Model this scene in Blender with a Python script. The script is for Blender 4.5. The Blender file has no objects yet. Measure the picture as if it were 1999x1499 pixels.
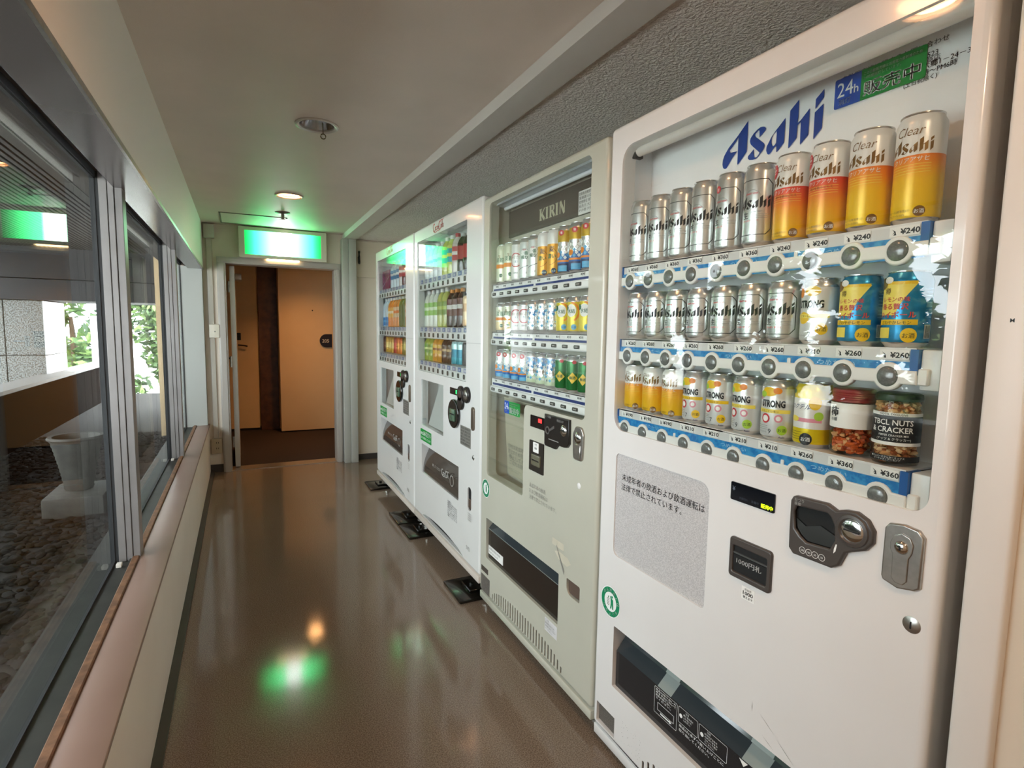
import bpy, bmesh, math, random
from mathutils import Vector, Matrix
from mathutils.geometry import tessellate_polygon
random.seed(11)
scene = bpy.context.scene
COL = scene.collection
PI = math.pi

# ------------------------------------------------------------------ camera
H = 1.33                                   # eye height
YAW, PIT, ROL, FPX = 0.45831714, -0.09805661, 0.01581087, 1072.086
fw = Vector((math.sin(YAW) * math.cos(PIT), math.cos(YAW) * math.cos(PIT), math.sin(PIT)))
rt = Vector((math.cos(YAW), -math.sin(YAW), 0))
up = rt.cross(fw)
r2 = rt * math.cos(ROL) + up * math.sin(ROL)
u2 = -rt * math.sin(ROL) + up * math.cos(ROL)
cam = bpy.data.cameras.new('camera')
cam.sensor_fit = 'HORIZONTAL'
cam.sensor_width = 36.0
cam.lens = FPX * 36.0 / 1999.0
cam.clip_start = 0.02
camo = bpy.data.objects.new('camera', cam)
m4 = Matrix.Identity(4)
for i in range(3):
    m4[i][0] = r2[i]; m4[i][1] = u2[i]; m4[i][2] = -fw[i]
m4[2][3] = H
camo.matrix_world = m4
COL.objects.link(camo)
scene.camera = camo

# ------------------------------------------------------------------ world, portals, exposure
w = bpy.data.worlds.new('overcast_sky')
scene.world = w
w.use_nodes = True
bg = w.node_tree.nodes['Background']
bg.inputs[0].default_value = (0.93, 0.905, 1.0, 1)
bg.inputs[1].default_value = 19.5
scene.view_settings.view_transform = 'Standard'
scene.view_settings.look = 'None'
scene.view_settings.exposure = 0.0
scene.view_settings.gamma = 1.0
scene.view_settings.use_curve_mapping = False


def portal(y0, y1):
    l = bpy.data.lights.new('window_portal', 'AREA')
    l.shape = 'RECTANGLE'
    l.size = y1 - y0
    l.size_y = 1.35
    l.cycles.is_portal = True
    o = bpy.data.objects.new('window_portal', l)
    o.location = (-0.62, (y0 + y1) / 2, 1.13)
    o.rotation_euler = (PI / 2, 0, -PI / 2)
    COL.objects.link(o)


portal(0.45, 5.5)


# ------------------------------------------------------------------ materials
def lin(h):
    h = h.lstrip('#')
    out = []
    for i in (0, 2, 4):
        c = int(h[i:i + 2], 16) / 255
        out.append(c / 12.92 if c <= 0.04045 else ((c + 0.055) / 1.055) ** 2.4)
    return tuple(out) + (1,)


_M = {}


def M(name, col='#ffffff', rough=0.5, metal=0.0, coat=0.0, noise=None, bump=None, emit=None, spec=None, trans=0.0, alpha=None):
    """procedural principled material; noise=(scale, colour2, amount), bump=(scale, strength)"""
    if name in _M:
        return _M[name]
    m = bpy.data.materials.new(name)
    m.use_nodes = True
    nt = m.node_tree
    b = nt.nodes['Principled BSDF']
    c = lin(col)
    b.inputs['Base Color'].default_value = c
    b.inputs['Roughness'].default_value = rough
    b.inputs['Metallic'].default_value = metal
    b.inputs['Coat Weight'].default_value = coat
    b.inputs['Coat Roughness'].default_value = 0.06
    if spec is not None:
        b.inputs['Specular IOR Level'].default_value = spec
    if trans:
        b.inputs['Transmission Weight'].default_value = trans
    if emit:
        b.inputs['Emission Color'].default_value = lin(emit[0])
        b.inputs['Emission Strength'].default_value = emit[1]
    if noise or bump:
        tc = nt.nodes.new('ShaderNodeTexCoord')
    if noise:
        n = nt.nodes.new('ShaderNodeTexNoise')
        n.inputs['Scale'].default_value = noise[0]
        n.inputs['Detail'].default_value = 6
        nt.links.new(tc.outputs['Object'], n.inputs['Vector'])
        r = nt.nodes.new('ShaderNodeValToRGB')
        r.color_ramp.elements[0].position = noise[3] if len(noise) > 3 else 0.35
        r.color_ramp.elements[1].position = noise[4] if len(noise) > 4 else 0.65
        nt.links.new(n.outputs['Fac'], r.inputs['Fac'])
        c2 = lin(noise[1])
        k = noise[2]
        r.color_ramp.elements[0].color = tuple(c[i] * (1 - k) + c2[i] * k for i in range(3)) + (1,)
        r.color_ramp.elements[1].color = c
        nt.links.new(r.outputs['Color'], b.inputs['Base Color'])
    if bump:
        n2 = nt.nodes.new('ShaderNodeTexNoise')
        n2.inputs['Scale'].default_value = bump[0]
        n2.inputs['Detail'].default_value = 3
        nt.links.new(tc.outputs['Object'], n2.inputs['Vector'])
        bp = nt.nodes.new('ShaderNodeBump')
        bp.inputs['Strength'].default_value = bump[1]
        bp.inputs['Distance'].default_value = bump[2] if len(bump) > 2 else 0.004
        nt.links.new(n2.outputs['Fac'], bp.inputs['Height'])
        nt.links.new(bp.outputs['Normal'], b.inputs['Normal'])
    _M[name] = m
    return m


def Mglass(name, tint='#f4faf7', base=0.05, rough=0.0, edge=0.9):
    """clear sheet: see-through plus a Fresnel mirror"""
    if name in _M:
        return _M[name]
    m = bpy.data.materials.new(name)
    m.use_nodes = True
    nt = m.node_tree
    nt.nodes.remove(nt.nodes['Principled BSDF'])
    out = nt.nodes['Material Output']
    t = nt.nodes.new('ShaderNodeBsdfTransparent')
    t.inputs[0].default_value = lin(tint)
    g = nt.nodes.new('ShaderNodeBsdfGlossy')
    g.inputs['Roughness'].default_value = rough
    f = nt.nodes.new('ShaderNodeLayerWeight')        # Schlick: f0 + (1 - f0) * facing^5, the same on both faces
    pw = nt.nodes.new('ShaderNodeMath'); pw.operation = 'POWER'; pw.inputs[1].default_value = 5.0
    f.inputs['Blend'].default_value = 0.5
    nt.links.new(f.outputs['Facing'], pw.inputs[0])
    ma = nt.nodes.new('ShaderNodeMath'); ma.operation = 'MULTIPLY_ADD'
    ma.inputs[1].default_value = edge; ma.inputs[2].default_value = base
    nt.links.new(pw.outputs[0], ma.inputs[0])
    mx = nt.nodes.new('ShaderNodeMixShader')
    nt.links.new(ma.outputs[0], mx.inputs[0])
    nt.links.new(t.outputs[0], mx.inputs[1])
    nt.links.new(g.outputs[0], mx.inputs[2])
    nt.links.new(mx.outputs[0], out.inputs[0])
    _M[name] = m
    return m


def Mramp(name, stops, h, rough=0.35, metal=0.0, coat=0.0):
    """printed vertical colour run along the object's own height"""
    if name in _M:
        return _M[name]
    m = M(name, '#ffffff', rough, metal, coat)
    nt = m.node_tree
    b = nt.nodes['Principled BSDF']
    tc = nt.nodes.new('ShaderNodeTexCoord')
    sp = nt.nodes.new('ShaderNodeSeparateXYZ')
    nt.links.new(tc.outputs['Object'], sp.inputs[0])
    d = nt.nodes.new('ShaderNodeMath'); d.operation = 'DIVIDE'
    d.inputs[1].default_value = h
    nt.links.new(sp.outputs['Z'], d.inputs[0])
    r = nt.nodes.new('ShaderNodeValToRGB')
    cr = r.color_ramp
    cr.elements[0].position = stops[0][0]; cr.elements[0].color = lin(stops[0][1])
    cr.elements[1].position = stops[-1][0]; cr.elements[1].color = lin(stops[-1][1])
    for p, c in stops[1:-1]:
        e = cr.elements.new(p); e.color = lin(c)
    nt.links.new(d.outputs[0], r.inputs[0])
    nt.links.new(r.outputs[0], b.inputs['Base Color'])
    return m


# ------------------------------------------------------------------ mesh helpers
def tess(poly, holes=()):
    loops = [[Vector((p[0], p[1], 0)) for p in poly]] + [[Vector((p[0], p[1], 0)) for p in h] for h in holes]
    tris = tessellate_polygon(loops)
    pts = list(poly)
    for h in holes:
        pts += list(h)
    return pts, [tuple(t) for t in tris]


_T = {}


def tx(s, bold=0.0, res=2):
    k = (s, bold, res)
    if k in _T:
        return _T[k]
    cu = bpy.data.curves.new('lettering', 'FONT')
    cu.body = s
    cu.size = 1.0
    cu.resolution_u = res
    cjk = any(ord(ch) > 0x2E80 for ch in s)
    cu.offset = 0.0 if cjk else bold
    cu.fill_mode = 'FRONT'
    o = bpy.data.objects.new('lettering', cu)
    COL.objects.link(o)
    dg = bpy.context.evaluated_depsgraph_get()
    ev = o.evaluated_get(dg)
    me = ev.to_mesh()
    vs = [(v.co.x, v.co.y) for v in me.vertices]
    fs = [tuple(p.vertices) for p in me.polygons]
    ev.to_mesh_clear()
    bpy.data.objects.remove(o)
    bpy.data.curves.remove(cu)
    if cjk and bold > 0.004:                 # heavier strokes: the glyph printed twice, slightly apart
        n = len(vs); q = min(bold, 0.03) * 1.2
        base_v, base_f = vs, fs
        for c_ in ((1, 2) if bold >= 0.03 else (1,)):
            vs = vs + [(v[0] + q * c_, v[1] + q * 0.6 * (c_ % 2)) for v in base_v]
            fs = fs + [tuple(i + n * c_ for i in f) for f in base_f]
    if vs:
        x0 = min(v[0] for v in vs); x1 = max(v[0] for v in vs)
        y0 = min(v[1] for v in vs); y1 = max(v[1] for v in vs)
        vs = [(v[0] - x0, v[1]) for v in vs]
    else:
        x0 = x1 = y0 = 0; y1 = 1
    _T[k] = (vs, fs, x1 - x0, y0, y1)
    return _T[k]


def rrect(x0, x1, z0, z1, r, seg=4):
    if not isinstance(r, (tuple, list)):
        r = (r,) * 4
    return rpoly([(x0, z0), (x1, z0), (x1, z1), (x0, z1)], r, seg)


def rpoly(pts, r, seg=4):
    if not isinstance(r, (tuple, list)):
        r = (r,) * len(pts)
    out = []
    n = len(pts)
    for i in range(n):
        p = Vector(pts[i]).to_3d(); a = Vector(pts[i - 1]).to_3d(); b = Vector(pts[(i + 1) % n]).to_3d()
        rr = r[i]
        if rr <= 0:
            out.append((p.x, p.y)); continue
        da = (a - p).normalized(); db = (b - p).normalized()
        ang = da.angle(db)
        t = rr / math.tan(ang / 2)
        c = p + (da + db).normalized() * (rr / math.sin(ang / 2))
        s = p + da * t; e = p + db * t
        va = s - c; vb = e - c
        th = va.angle(vb)
        sg = 1 if va.cross(vb).z > 0 else -1
        for k in range(seg + 1):
            q = Matrix.Rotation(sg * th * k / seg, 3, 'Z') @ va
            out.append((c.x + q.x, c.y + q.y))
    return out


def circ(cx, cz, r, seg=20, rz=None):
    rz = rz or r
    return [(cx + r * math.cos(2 * PI * k / seg), cz + rz * math.sin(2 * PI * k / seg)) for k in range(seg)]


class MB:
    def __init__(s):
        s.v = []; s.f = []; s.m = []; s.sm = []

    def add(s, vs, fs, m=0, smooth=False):
        o = len(s.v)
        s.v += [tuple(v) for v in vs]
        for f in fs:
            s.f.append(tuple(i + o for i in f)); s.m.append(m); s.sm.append(smooth)
        return s

    def box(s, x0, x1, y0, y1, z0, z1, m=0):
        vs = [(x, y, z) for z in (z0, z1) for y in (y0, y1) for x in (x0, x1)]
        return s.add(vs, [(0, 2, 3, 1), (4, 5, 7, 6), (0, 1, 5, 4), (2, 6, 7, 3), (0, 4, 6, 2), (1, 3, 7, 5)], m)

    def rbox(s, x0, x1, y0, y1, z0, z1, b=0.004, seg=2, m=0):
        bm = bmesh.new()
        bmesh.ops.create_cube(bm, size=1)
        for v in bm.verts:
            v.co = Vector(((x0 + x1) / 2 + v.co.x * (x1 - x0), (y0 + y1) / 2 + v.co.y * (y1 - y0), (z0 + z1) / 2 + v.co.z * (z1 - z0)))
        bmesh.ops.bevel(bm, geom=bm.edges[:], offset=b, segments=seg, affect='EDGES', profile=0.5)
        bm.verts.ensure_lookup_table(); bm.verts.index_update()
        s.add([v.co[:] for v in bm.verts], [tuple(v.index for v in f.verts) for f in bm.faces], m, True)
        bm.free()
        return s

    def prism(s, poly, y0, y1, m=0, holes=(), back=False):
        """outline in the x-z plane, from y0 (front) to y1"""
        pts, tr = tess(poly, holes)
        n = len(pts)
        s.add([(p[0], y0, p[1]) for p in pts], tr, m)
        if back:
            s.add([(p[0], y1, p[1]) for p in pts], [t[::-1] for t in tr], m)
        for lp in [poly] + list(holes):
            k = len(lp)
            vs = [(p[0], y0, p[1]) for p in lp] + [(p[0], y1, p[1]) for p in lp]
            s.add(vs, [(i, (i + 1) % k, k + (i + 1) % k, k + i) for i in range(k)], m)
        return s

    def plate(s, outer, holes, y0, y1, b=0.0, m=0, res=2):
        """rounded sheet with cut-outs, front at y0"""
        cu = bpy.data.curves.new('plate', 'CURVE')
        cu.dimensions = '2D'; cu.fill_mode = 'BOTH'
        cu.extrude = (y1 - y0) / 2 - b
        cu.bevel_depth = b; cu.bevel_resolution = res; cu.offset = -b
        for lp in [outer] + list(holes):
            sp = cu.splines.new('POLY')
            sp.points.add(len(lp) - 1)
            for p, q in zip(sp.points, lp):
                p.co = (q[0], q[1], 0, 1)
            sp.use_cyclic_u = True
        o = bpy.data.objects.new('plate', cu); COL.objects.link(o)
        ev = o.evaluated_get(bpy.context.evaluated_depsgraph_get())
        me = ev.to_mesh()
        yc = (y0 + y1) / 2
        s.add([(v.co.x, yc - v.co.z, v.co.y) for v in me.vertices], [tuple(p.vertices) for p in me.polygons], m, b > 0)
        ev.to_mesh_clear()
        bpy.data.objects.remove(o); bpy.data.curves.remove(cu)
        return s

    def flat(s, poly, y, m=0, holes=()):
        pts, tr = tess(poly, holes)
        return s.add([(p[0], y, p[1]) for p in pts], tr, m)

    def recess(s, x0, x1, z0, z1, y0, y1, m=0, mb=None):
        """open box: four sides and a back"""
        mb = m if mb is None else mb
        vs = [(x0, y0, z0), (x1, y0, z0), (x1, y0, z1), (x0, y0, z1), (x0, y1, z0), (x1, y1, z0), (x1, y1, z1), (x0, y1, z1)]
        s.add(vs, [(0, 1, 5, 4), (1, 2, 6, 5), (2, 3, 7, 6), (3, 0, 4, 7)], m)
        return s.add(vs[4:], [(0, 1, 2, 3)], mb)

    def text(s, t, x, z, size, y=-0.0006, m=0, bold=0.0, sx=1.0, align='L', shear=0.0, width=None, rot=0.0):
        vs, fs, wd, y0, y1 = tx(t, bold)
        if width is not None and wd > 0:
            sx = width / (wd * size)
        off = {'L': 0, 'C': -wd / 2, 'R': -wd}[align]
        out = []
        for v in vs:
            px = (v[0] + off + shear * v[1]) * size * sx; pz = v[1] * size
            out.append((x + px * math.cos(rot) - pz * math.sin(rot), y, z + px * math.sin(rot) + pz * math.cos(rot)))
        return s.add(out, fs, m)

    def lathe(s, prof, seg=24, ms=0, cx=0, cy=0, cz=0, cap=True):
        o = len(s.v)
        n = len(prof)
        for r, z in prof:
            for k in range(seg):
                a = 2 * PI * k / seg
                s.v.append((cx + r * math.cos(a), cy + r * math.sin(a), cz + z))
        for i in range(n - 1):
            mi = ms[i] if isinstance(ms, (list, tuple)) else ms
            for k in range(seg):
                k2 = (k + 1) % seg
                s.f.append((o + i * seg + k, o + i * seg + k2, o + (i + 1) * seg + k2, o + (i + 1) * seg + k))
                s.m.append(mi); s.sm.append(True)
        if cap:
            for i, mi in ((0, 0), (n - 1, -1)):
                if prof[i][0] > 1e-5:
                    idx = tuple(o + i * seg + k for k in range(seg))
                    s.f.append(idx if i else idx[::-1])
                    s.m.append(ms[mi] if isinstance(ms, (list, tuple)) else ms); s.sm.append(False)
        return s

    def tube(s, pts, r, seg=10, m=0, caps=True):
        pts = [Vector(p) for p in pts]
        o = len(s.v)
        n = len(pts)
        prev = None
        for i, p in enumerate(pts):
            d = (pts[min(i + 1, n - 1)] - pts[max(i - 1, 0)]).normalized()
            a = Vector((0, 0, 1)) if abs(d.z) < 0.9 else Vector((1, 0, 0))
            u = d.cross(a).normalized(); v = d.cross(u).normalized()
            rr = r[i] if isinstance(r, (list, tuple)) else r
            for k in range(seg):
                t = 2 * PI * k / seg
                s.v.append(tuple(p + u * rr * math.cos(t) + v * rr * math.sin(t)))
        for i in range(n - 1):
            for k in range(seg):
                k2 = (k + 1) % seg
                s.f.append((o + i * seg + k, o + i * seg + k2, o + (i + 1) * seg + k2, o + (i + 1) * seg + k)); s.m.append(m); s.sm.append(True)
        if caps:
            s.f.append(tuple(o + k for k in range(seg))); s.m.append(m); s.sm.append(False)
            s.f.append(tuple(o + (n - 1) * seg + k for k in range(seg))); s.m.append(m); s.sm.append(False)
        return s

    def dome(s, cx, cz, r, y0, y1, m=0, seg=20, rings=3, rz=None):
        """button/lock face bulging from y0 (rim) to y1 (centre) in the x-z plane"""
        rz = rz or r
        o = len(s.v)
        for i in range(rings + 1):
            t = i / rings
            q = math.cos(t * PI / 2) if i < rings else 0.0
            yy = y0 + (y1 - y0) * math.sin(t * PI / 2)
            for k in range(seg):
                a = 2 * PI * k / seg
                s.v.append((cx + r * q * math.cos(a), yy, cz + rz * q * math.sin(a)))
        for i in range(rings):
            for k in range(seg):
                k2 = (k + 1) % seg
                s.f.append((o + i * seg + k, o + i * seg + k2, o + (i + 1) * seg + k2, o + (i + 1) * seg + k)); s.m.append(m); s.sm.append(True)
        return s

    # decals wrapped round an upright cylinder of radius R, front towards -y
    def wrap(s, pts, fs, R, m=0, u0=0.0, z0=0.0):
        return s.add([(R * math.sin((p[0] + u0) / R), -R * math.cos((p[0] + u0) / R), p[1] + z0) for p in pts], fs, m, True)

    def wtext(s, t, u, z, size, R, m=0, bold=0.0, sx=1.0, align='C', shear=0.0, width=None):
        vs, fs, wd, y0, y1 = tx(t, bold)
        if width is not None and wd > 0:
            sx = width / (wd * size)
        off = {'L': 0, 'C': -wd / 2, 'R': -wd}[align]
        return s.wrap([((v[0] + off + shear * v[1]) * size * sx, v[1] * size) for v in vs], fs, R, m, u, z)

    def wpatch(s, u0, u1, z0, z1, R, m=0, n=8):
        pts = []; fs = []
        for i in range(n + 1):
            u = u0 + (u1 - u0) * i / n
            pts += [(u, z0), (u, z1)]
        for i in range(n):
            fs.append((2 * i, 2 * i + 2, 2 * i + 3, 2 * i + 1))
        return s.wrap(pts, fs, R, m)

    def wdisc(s, u, z, r, R, m=0, rz=None, seg=16):
        c = circ(0, 0, r, seg, rz)
        c2 = circ(0, 0, r * 0.5, seg, (rz or r) * 0.5)
        pts = c + c2 + [(0, 0)]
        fs = [(k, (k + 1) % seg, seg + (k + 1) % seg, seg + k) for k in range(seg)] + [(seg + k, seg + (k + 1) % seg, 2 * seg) for k in range(seg)]
        return s.wrap(pts, fs, R, m, u, z)

    def wring(s, u, z, r0, r1, R, m=0, seg=24, a0=0.0, a1=2 * PI):
        pts = []; fs = []
        for k in range(seg + 1):
            a = a0 + (a1 - a0) * k / seg
            pts += [(r0 * math.cos(a), r0 * math.sin(a)), (r1 * math.cos(a), r1 * math.sin(a))]
        for k in range(seg):
            fs.append((2 * k, 2 * k + 2, 2 * k + 3, 2 * k + 1))
        return s.wrap(pts, fs, R, m, u, z)

    def wline(s, p, q, wd, R, m=0, n=4):
        (x0, y0), (x1, y1) = p, q
        L = math.hypot(x1 - x0, y1 - y0)
        nx, ny = -(y1 - y0) / L * wd / 2, (x1 - x0) / L * wd / 2
        pts = []; fs = []
        for i in range(n + 1):
            t = i / n
            x = x0 + (x1 - x0) * t; y = y0 + (y1 - y0) * t
            pts += [(x + nx, y + ny), (x - nx, y - ny)]
        for i in range(n):
            fs.append((2 * i, 2 * i + 2, 2 * i + 3, 2 * i + 1))
        return s.wrap(pts, fs, R, m)

    def mesh(s, name, mats):
        me = bpy.data.meshes.new(name)
        me.from_pydata(s.v, [], s.f)
        for mt in (mats if isinstance(mats, (list, tuple)) else [mats]):
            me.materials.append(mt)
        me.polygons.foreach_set('material_index', s.m)
        me.polygons.foreach_set('use_smooth', s.sm)
        if any(s.sm):
            me.set_sharp_from_angle(angle=math.radians(38))
        me.update()
        return me

    def build(s, name, mats, parent=None, loc=(0, 0, 0), rz=0.0):
        return link(name, s.mesh(name, mats), parent, loc, rz)


def link(name, me, parent=None, loc=(0, 0, 0), rz=0.0):
    o = bpy.data.objects.new(name, me)
    COL.objects.link(o)
    o.location = loc
    if rz:
        o.rotation_euler = (0, 0, rz)
    if parent is not None:
        o.parent = parent
    return o


def thing(name, label, cat, loc=(0, 0, 0), rz=0.0, group=None):
    o = bpy.data.objects.new(name, None)
    o.empty_display_size = 0.05
    COL.objects.link(o)
    o.location = loc
    o.rotation_euler = (0, 0, rz)
    return tag(o, label, cat, group)


def tag(o, label, cat, group=None):
    o['label'] = label
    o['category'] = cat
    if group:
        o['group'] = group
    return o


def struct(o, label=None, cat=None):
    o['kind'] = 'structure'
    if label:
        o['label'] = label
    if cat:
        o['category'] = cat
    return o


def copy_thing(src, loc, rz, label):
    c = src.copy(); COL.objects.link(c)
    c.location = loc; c.rotation_euler = (0, 0, rz); c['label'] = label
    for ch in src.children:
        d = ch.copy(); COL.objects.link(d); d.parent = c
        for g in ch.children:
            e = g.copy(); COL.objects.link(e); e.parent = d
    return c


# ------------------------------------------------------------------ palette
WALL = M('wall_paint', '#e4d8c8', 0.6, noise=(3, '#d8cdb9', 0.5), bump=(180, 0.06))
WHITE_WALL = M('white_wall_paint', '#ece6dd', 0.55, bump=(160, 0.08))
CEIL = M('ceiling_paint', '#e0d0c4', 0.5, noise=(2.5, '#cfc3b7', 0.5), bump=(240, 0.12))
NICHE = M('textured_wallpaper', '#f0ebe6', 0.85, noise=(40, '#ded7d1', 0.5), bump=(95, 1.0, 0.010))
BEAM = M('beam_paint', '#d6d2cc', 0.45)
GREYMETAL = M('anodised_frame', '#8f8a88', 0.38, 0.3, noise=(6, '#807b78', 0.6))
GREYOUT = M('weathered_outer_frame', '#6d6967', 0.5, 0.1, noise=(6, '#5d5957', 0.6))  # frame metal darkened in colour to offset strong outdoor light
DARKTRACK = M('dark_track_metal', '#35342f', 0.5, 0.0, noise=(9, '#201f1c', 0.7))
GASKET = M('black_gasket', '#2c2d2e', 0.6)
BROWNFRAME = M('brown_frame_recess', '#3a2a1f', 0.6)
WOODSTRIP = M('worn_wood_strip', '#8b6448', 0.6, noise=(30, '#5f412c', 0.8), bump=(60, 0.2))
SILL = M('sill_laminate', '#94796c', 0.4, noise=(4, '#876b5e', 0.5))
DARKBASE = M('dark_skirting', '#3b3632', 0.5)
BLACK = M('black_plastic', '#141414', 0.35)
STEEL = M('brushed_steel', '#b9b6b0', 0.3, 0.9, noise=(60, '#99958f', 0.5))
CHROME = M('chrome', '#d9d9d6', 0.12, 1.0)
WINGLASS = Mglass('window_glass', '#dfe6e3', 0.035, 0.0, 0.40)
DISPGLASS = Mglass('display_glass', '#fbfdfc', 0.045)
# ================================================================== the room shell
YE = 5.58
ZC = 2.215
ZS = 0.448                                  # sill height
ZH = 1.812                                  # window head
XW = -0.28                                  # left wall face
XG = -0.452                                 # glass


def floor_material():
    m = M('vinyl_floor', '#8b7a6a', 0.2, bump=(300, 0.06, 0.0005))
    nt = m.node_tree; b = nt.nodes['Principled BSDF']
    tc = nt.nodes.new('ShaderNodeTexCoord')
    n1 = nt.nodes.new('ShaderNodeTexNoise'); n1.inputs['Scale'].default_value = 260; n1.inputs['Detail'].default_value = 2
    n2 = nt.nodes.new('ShaderNodeTexNoise'); n2.inputs['Scale'].default_value = 1.6; n2.inputs['Detail'].default_value = 5
    for n in (n1, n2):
        nt.links.new(tc.outputs['Object'], n.inputs['Vector'])
    r1 = nt.nodes.new('ShaderNodeValToRGB')
    r1.color_ramp.elements[0].position = 0.38; r1.color_ramp.elements[0].color = lin('#6b5a4b')
    r1.color_ramp.elements[1].position = 0.62; r1.color_ramp.elements[1].color = lin('#988675')
    nt.links.new(n1.outputs['Fac'], r1.inputs['Fac'])
    mx = nt.nodes.new('ShaderNodeMix'); mx.data_type = 'RGBA'; mx.blend_type = 'MULTIPLY'
    r2_ = nt.nodes.new('ShaderNodeValToRGB')
    r2_.color_ramp.elements[0].color = (0.78, 0.76, 0.74, 1); r2_.color_ramp.elements[1].color = (1, 1, 1, 1)
    nt.links.new(n2.outputs['Fac'], r2_.inputs['Fac'])
    mx.inputs['Factor'].default_value = 0.8
    nt.links.new(r1.outputs[0], mx.inputs[6]); nt.links.new(r2_.outputs[0], mx.inputs[7])
    nt.links.new(mx.outputs[2], b.inputs['Base Color'])
    r3 = nt.nodes.new('ShaderNodeMapRange')
    r3.inputs['To Min'].default_value = 0.045; r3.inputs['To Max'].default_value = 0.14
    nt.links.new(n2.outputs['Fac'], r3.inputs['Value'])
    nt.links.new(r3.outputs[0], b.inputs['Roughness'])
    return m


struct(MB().box(-0.6, 1.85, -2.2, YE + 0.06, -0.1, 0.0).build('floor', floor_material()),
       'glossy grey-brown vinyl floor of the corridor', 'floor')

LAMPS = [(0.325, -0.35, True), (0.325, 0.92, True), (0.328, 2.65, False), (0.322, 4.12, True)]  # first lamp is unseen, added to brighten the near wall
cl = MB()
holes = [circ(x, y, 0.078, 24) for x, y, _ in LAMPS]
pts, tr = tess([(-0.6, -2.2), (0.902, -2.2), (0.902, YE), (-0.6, YE)], holes)
cl.add([(p[0], p[1], ZC) for p in pts], tr)
cl.box(-0.6, 0.902, -2.2, YE, ZC + 0.22, ZC + 0.25)
struct(cl.build('ceiling', CEIL), 'low painted corridor ceiling', 'ceiling')
struct(MB().box(0.902, 1.016, -2.2, 5.56, 2.168, ZC + 0.25).build('trim_1', BEAM), 'pale boxed beam along the right edge of the ceiling', 'beam')
struct(MB().box(1.016, 1.85, -2.2, YE, 2.186, 2.45).build('ceiling_niche', NICHE), 'dark textured ceiling above the vending machines', 'ceiling')
struct(MB().box(1.75, 1.85, -2.2, YE, 0, 2.186).build('wall_right', WALL), 'wall behind the vending machines', 'wall')
struct(MB().box(-0.6, 1.85, -2.3, -2.2, 0, 2.45).build('wall_back', WALL), 'wall closing the corridor behind the viewer', 'wall')

# wall at the near end of the machine row, with its white casing
struct(MB().box(1.0, 1.75, -2.2, 0.375, 0, 2.168).build('wall_near', WALL), 'cream wall to the right of the nearest vending machine', 'wall')
cs = MB().rbox(0.982, 1.06, 0.365, 0.418, 0, 2.168, 0.006, 3)
vs_, fs_, wd_, _, _ = tx('M', 0.01)
cs.add([(0.9815, 0.393 - v[0] * 0.008, 1.352 + v[1] * 0.008) for v in vs_], fs_, 1)
struct(cs.build('trim_2', [M('white_casing', '#e9e4df', 0.35), BLACK]), 'white casing strip beside the nearest vending machine, marked with a tiny letter', 'trim')

# left wall: apron under the windows, header above them
wl = MB().box(-0.54, XW, -2.2, YE, 0, ZS - 0.022)
struct(wl.build('wall_left_apron', M('apron_paint', '#efe2d4', 0.5, noise=(3, '#e6d8c9', 0.5))), 'cream panelled wall below the window sill', 'wall')
wh = MB().box(-0.392, XW, -2.2, YE, ZH + 0.003, ZC + 0.02).box(-0.392, XW - 0.001, -2.2, YE, ZH, ZH + 0.003, 2).box(-0.6, -0.392, -2.2, YE, 1.862, ZC + 0.02, 1)
struct(wh.build('wall_left_header', [WHITE_WALL, BROWNFRAME, M('grey_head_lining', '#6f6967', 0.22, 0.3)]), 'white wall strip above the window row', 'wall')
struct(MB().box(XW - 0.004, XW + 0.004, -2.2, YE, ZH - 0.004, ZH + 0.012).build('trim_3', STEEL), 'thin metal edging along the window head', 'trim')
struct(MB().box(XW, -0.25, -2.2, YE, 0, 0.014).build('baseboard_left', DARKBASE), 'dark strip at the foot of the window wall', 'baseboard')
sl = MB().rbox(-0.371, -0.273, -2.2, YE, ZS - 0.016, ZS, 0.003, 2).box(-0.371, -0.2785, -2.2, YE, ZS - 0.022, ZS - 0.016, 1)  # dark band under the sill front paints the shadow of its edge
struct(sl.build('trim_4', [SILL, DARKBASE]), 'pale pink-beige window sill', 'sill')
struct(MB().rbox(-0.394, -0.371, -2.2, YE, ZS - 0.02, ZS + 0.005, 0.003, 1).build('trim_5', WOODSTRIP), 'worn brown wooden strip behind the sill', 'trim')
trk = MB().box(-0.54, -0.394, -2.2, YE, ZS - 0.10, ZS - 0.010)
trk.box(-0.402, -0.394, -2.2, YE, ZS - 0.010, ZS - 0.002)
struct(trk.build('trim_6', DARKTRACK), 'dark metal channel under the windows', 'track')
hd = MB().box(-0.460, -0.444, -2.2, YE, 1.842, 1.862).box(-0.412, -0.404, -2.2, YE, 1.835, 1.862)
struct(hd.build('trim_7', M('blue_grey_head_frame', '#5d6066', 0.35, 0.4)), 'grey metal head frame of the windows', 'frame')

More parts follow.
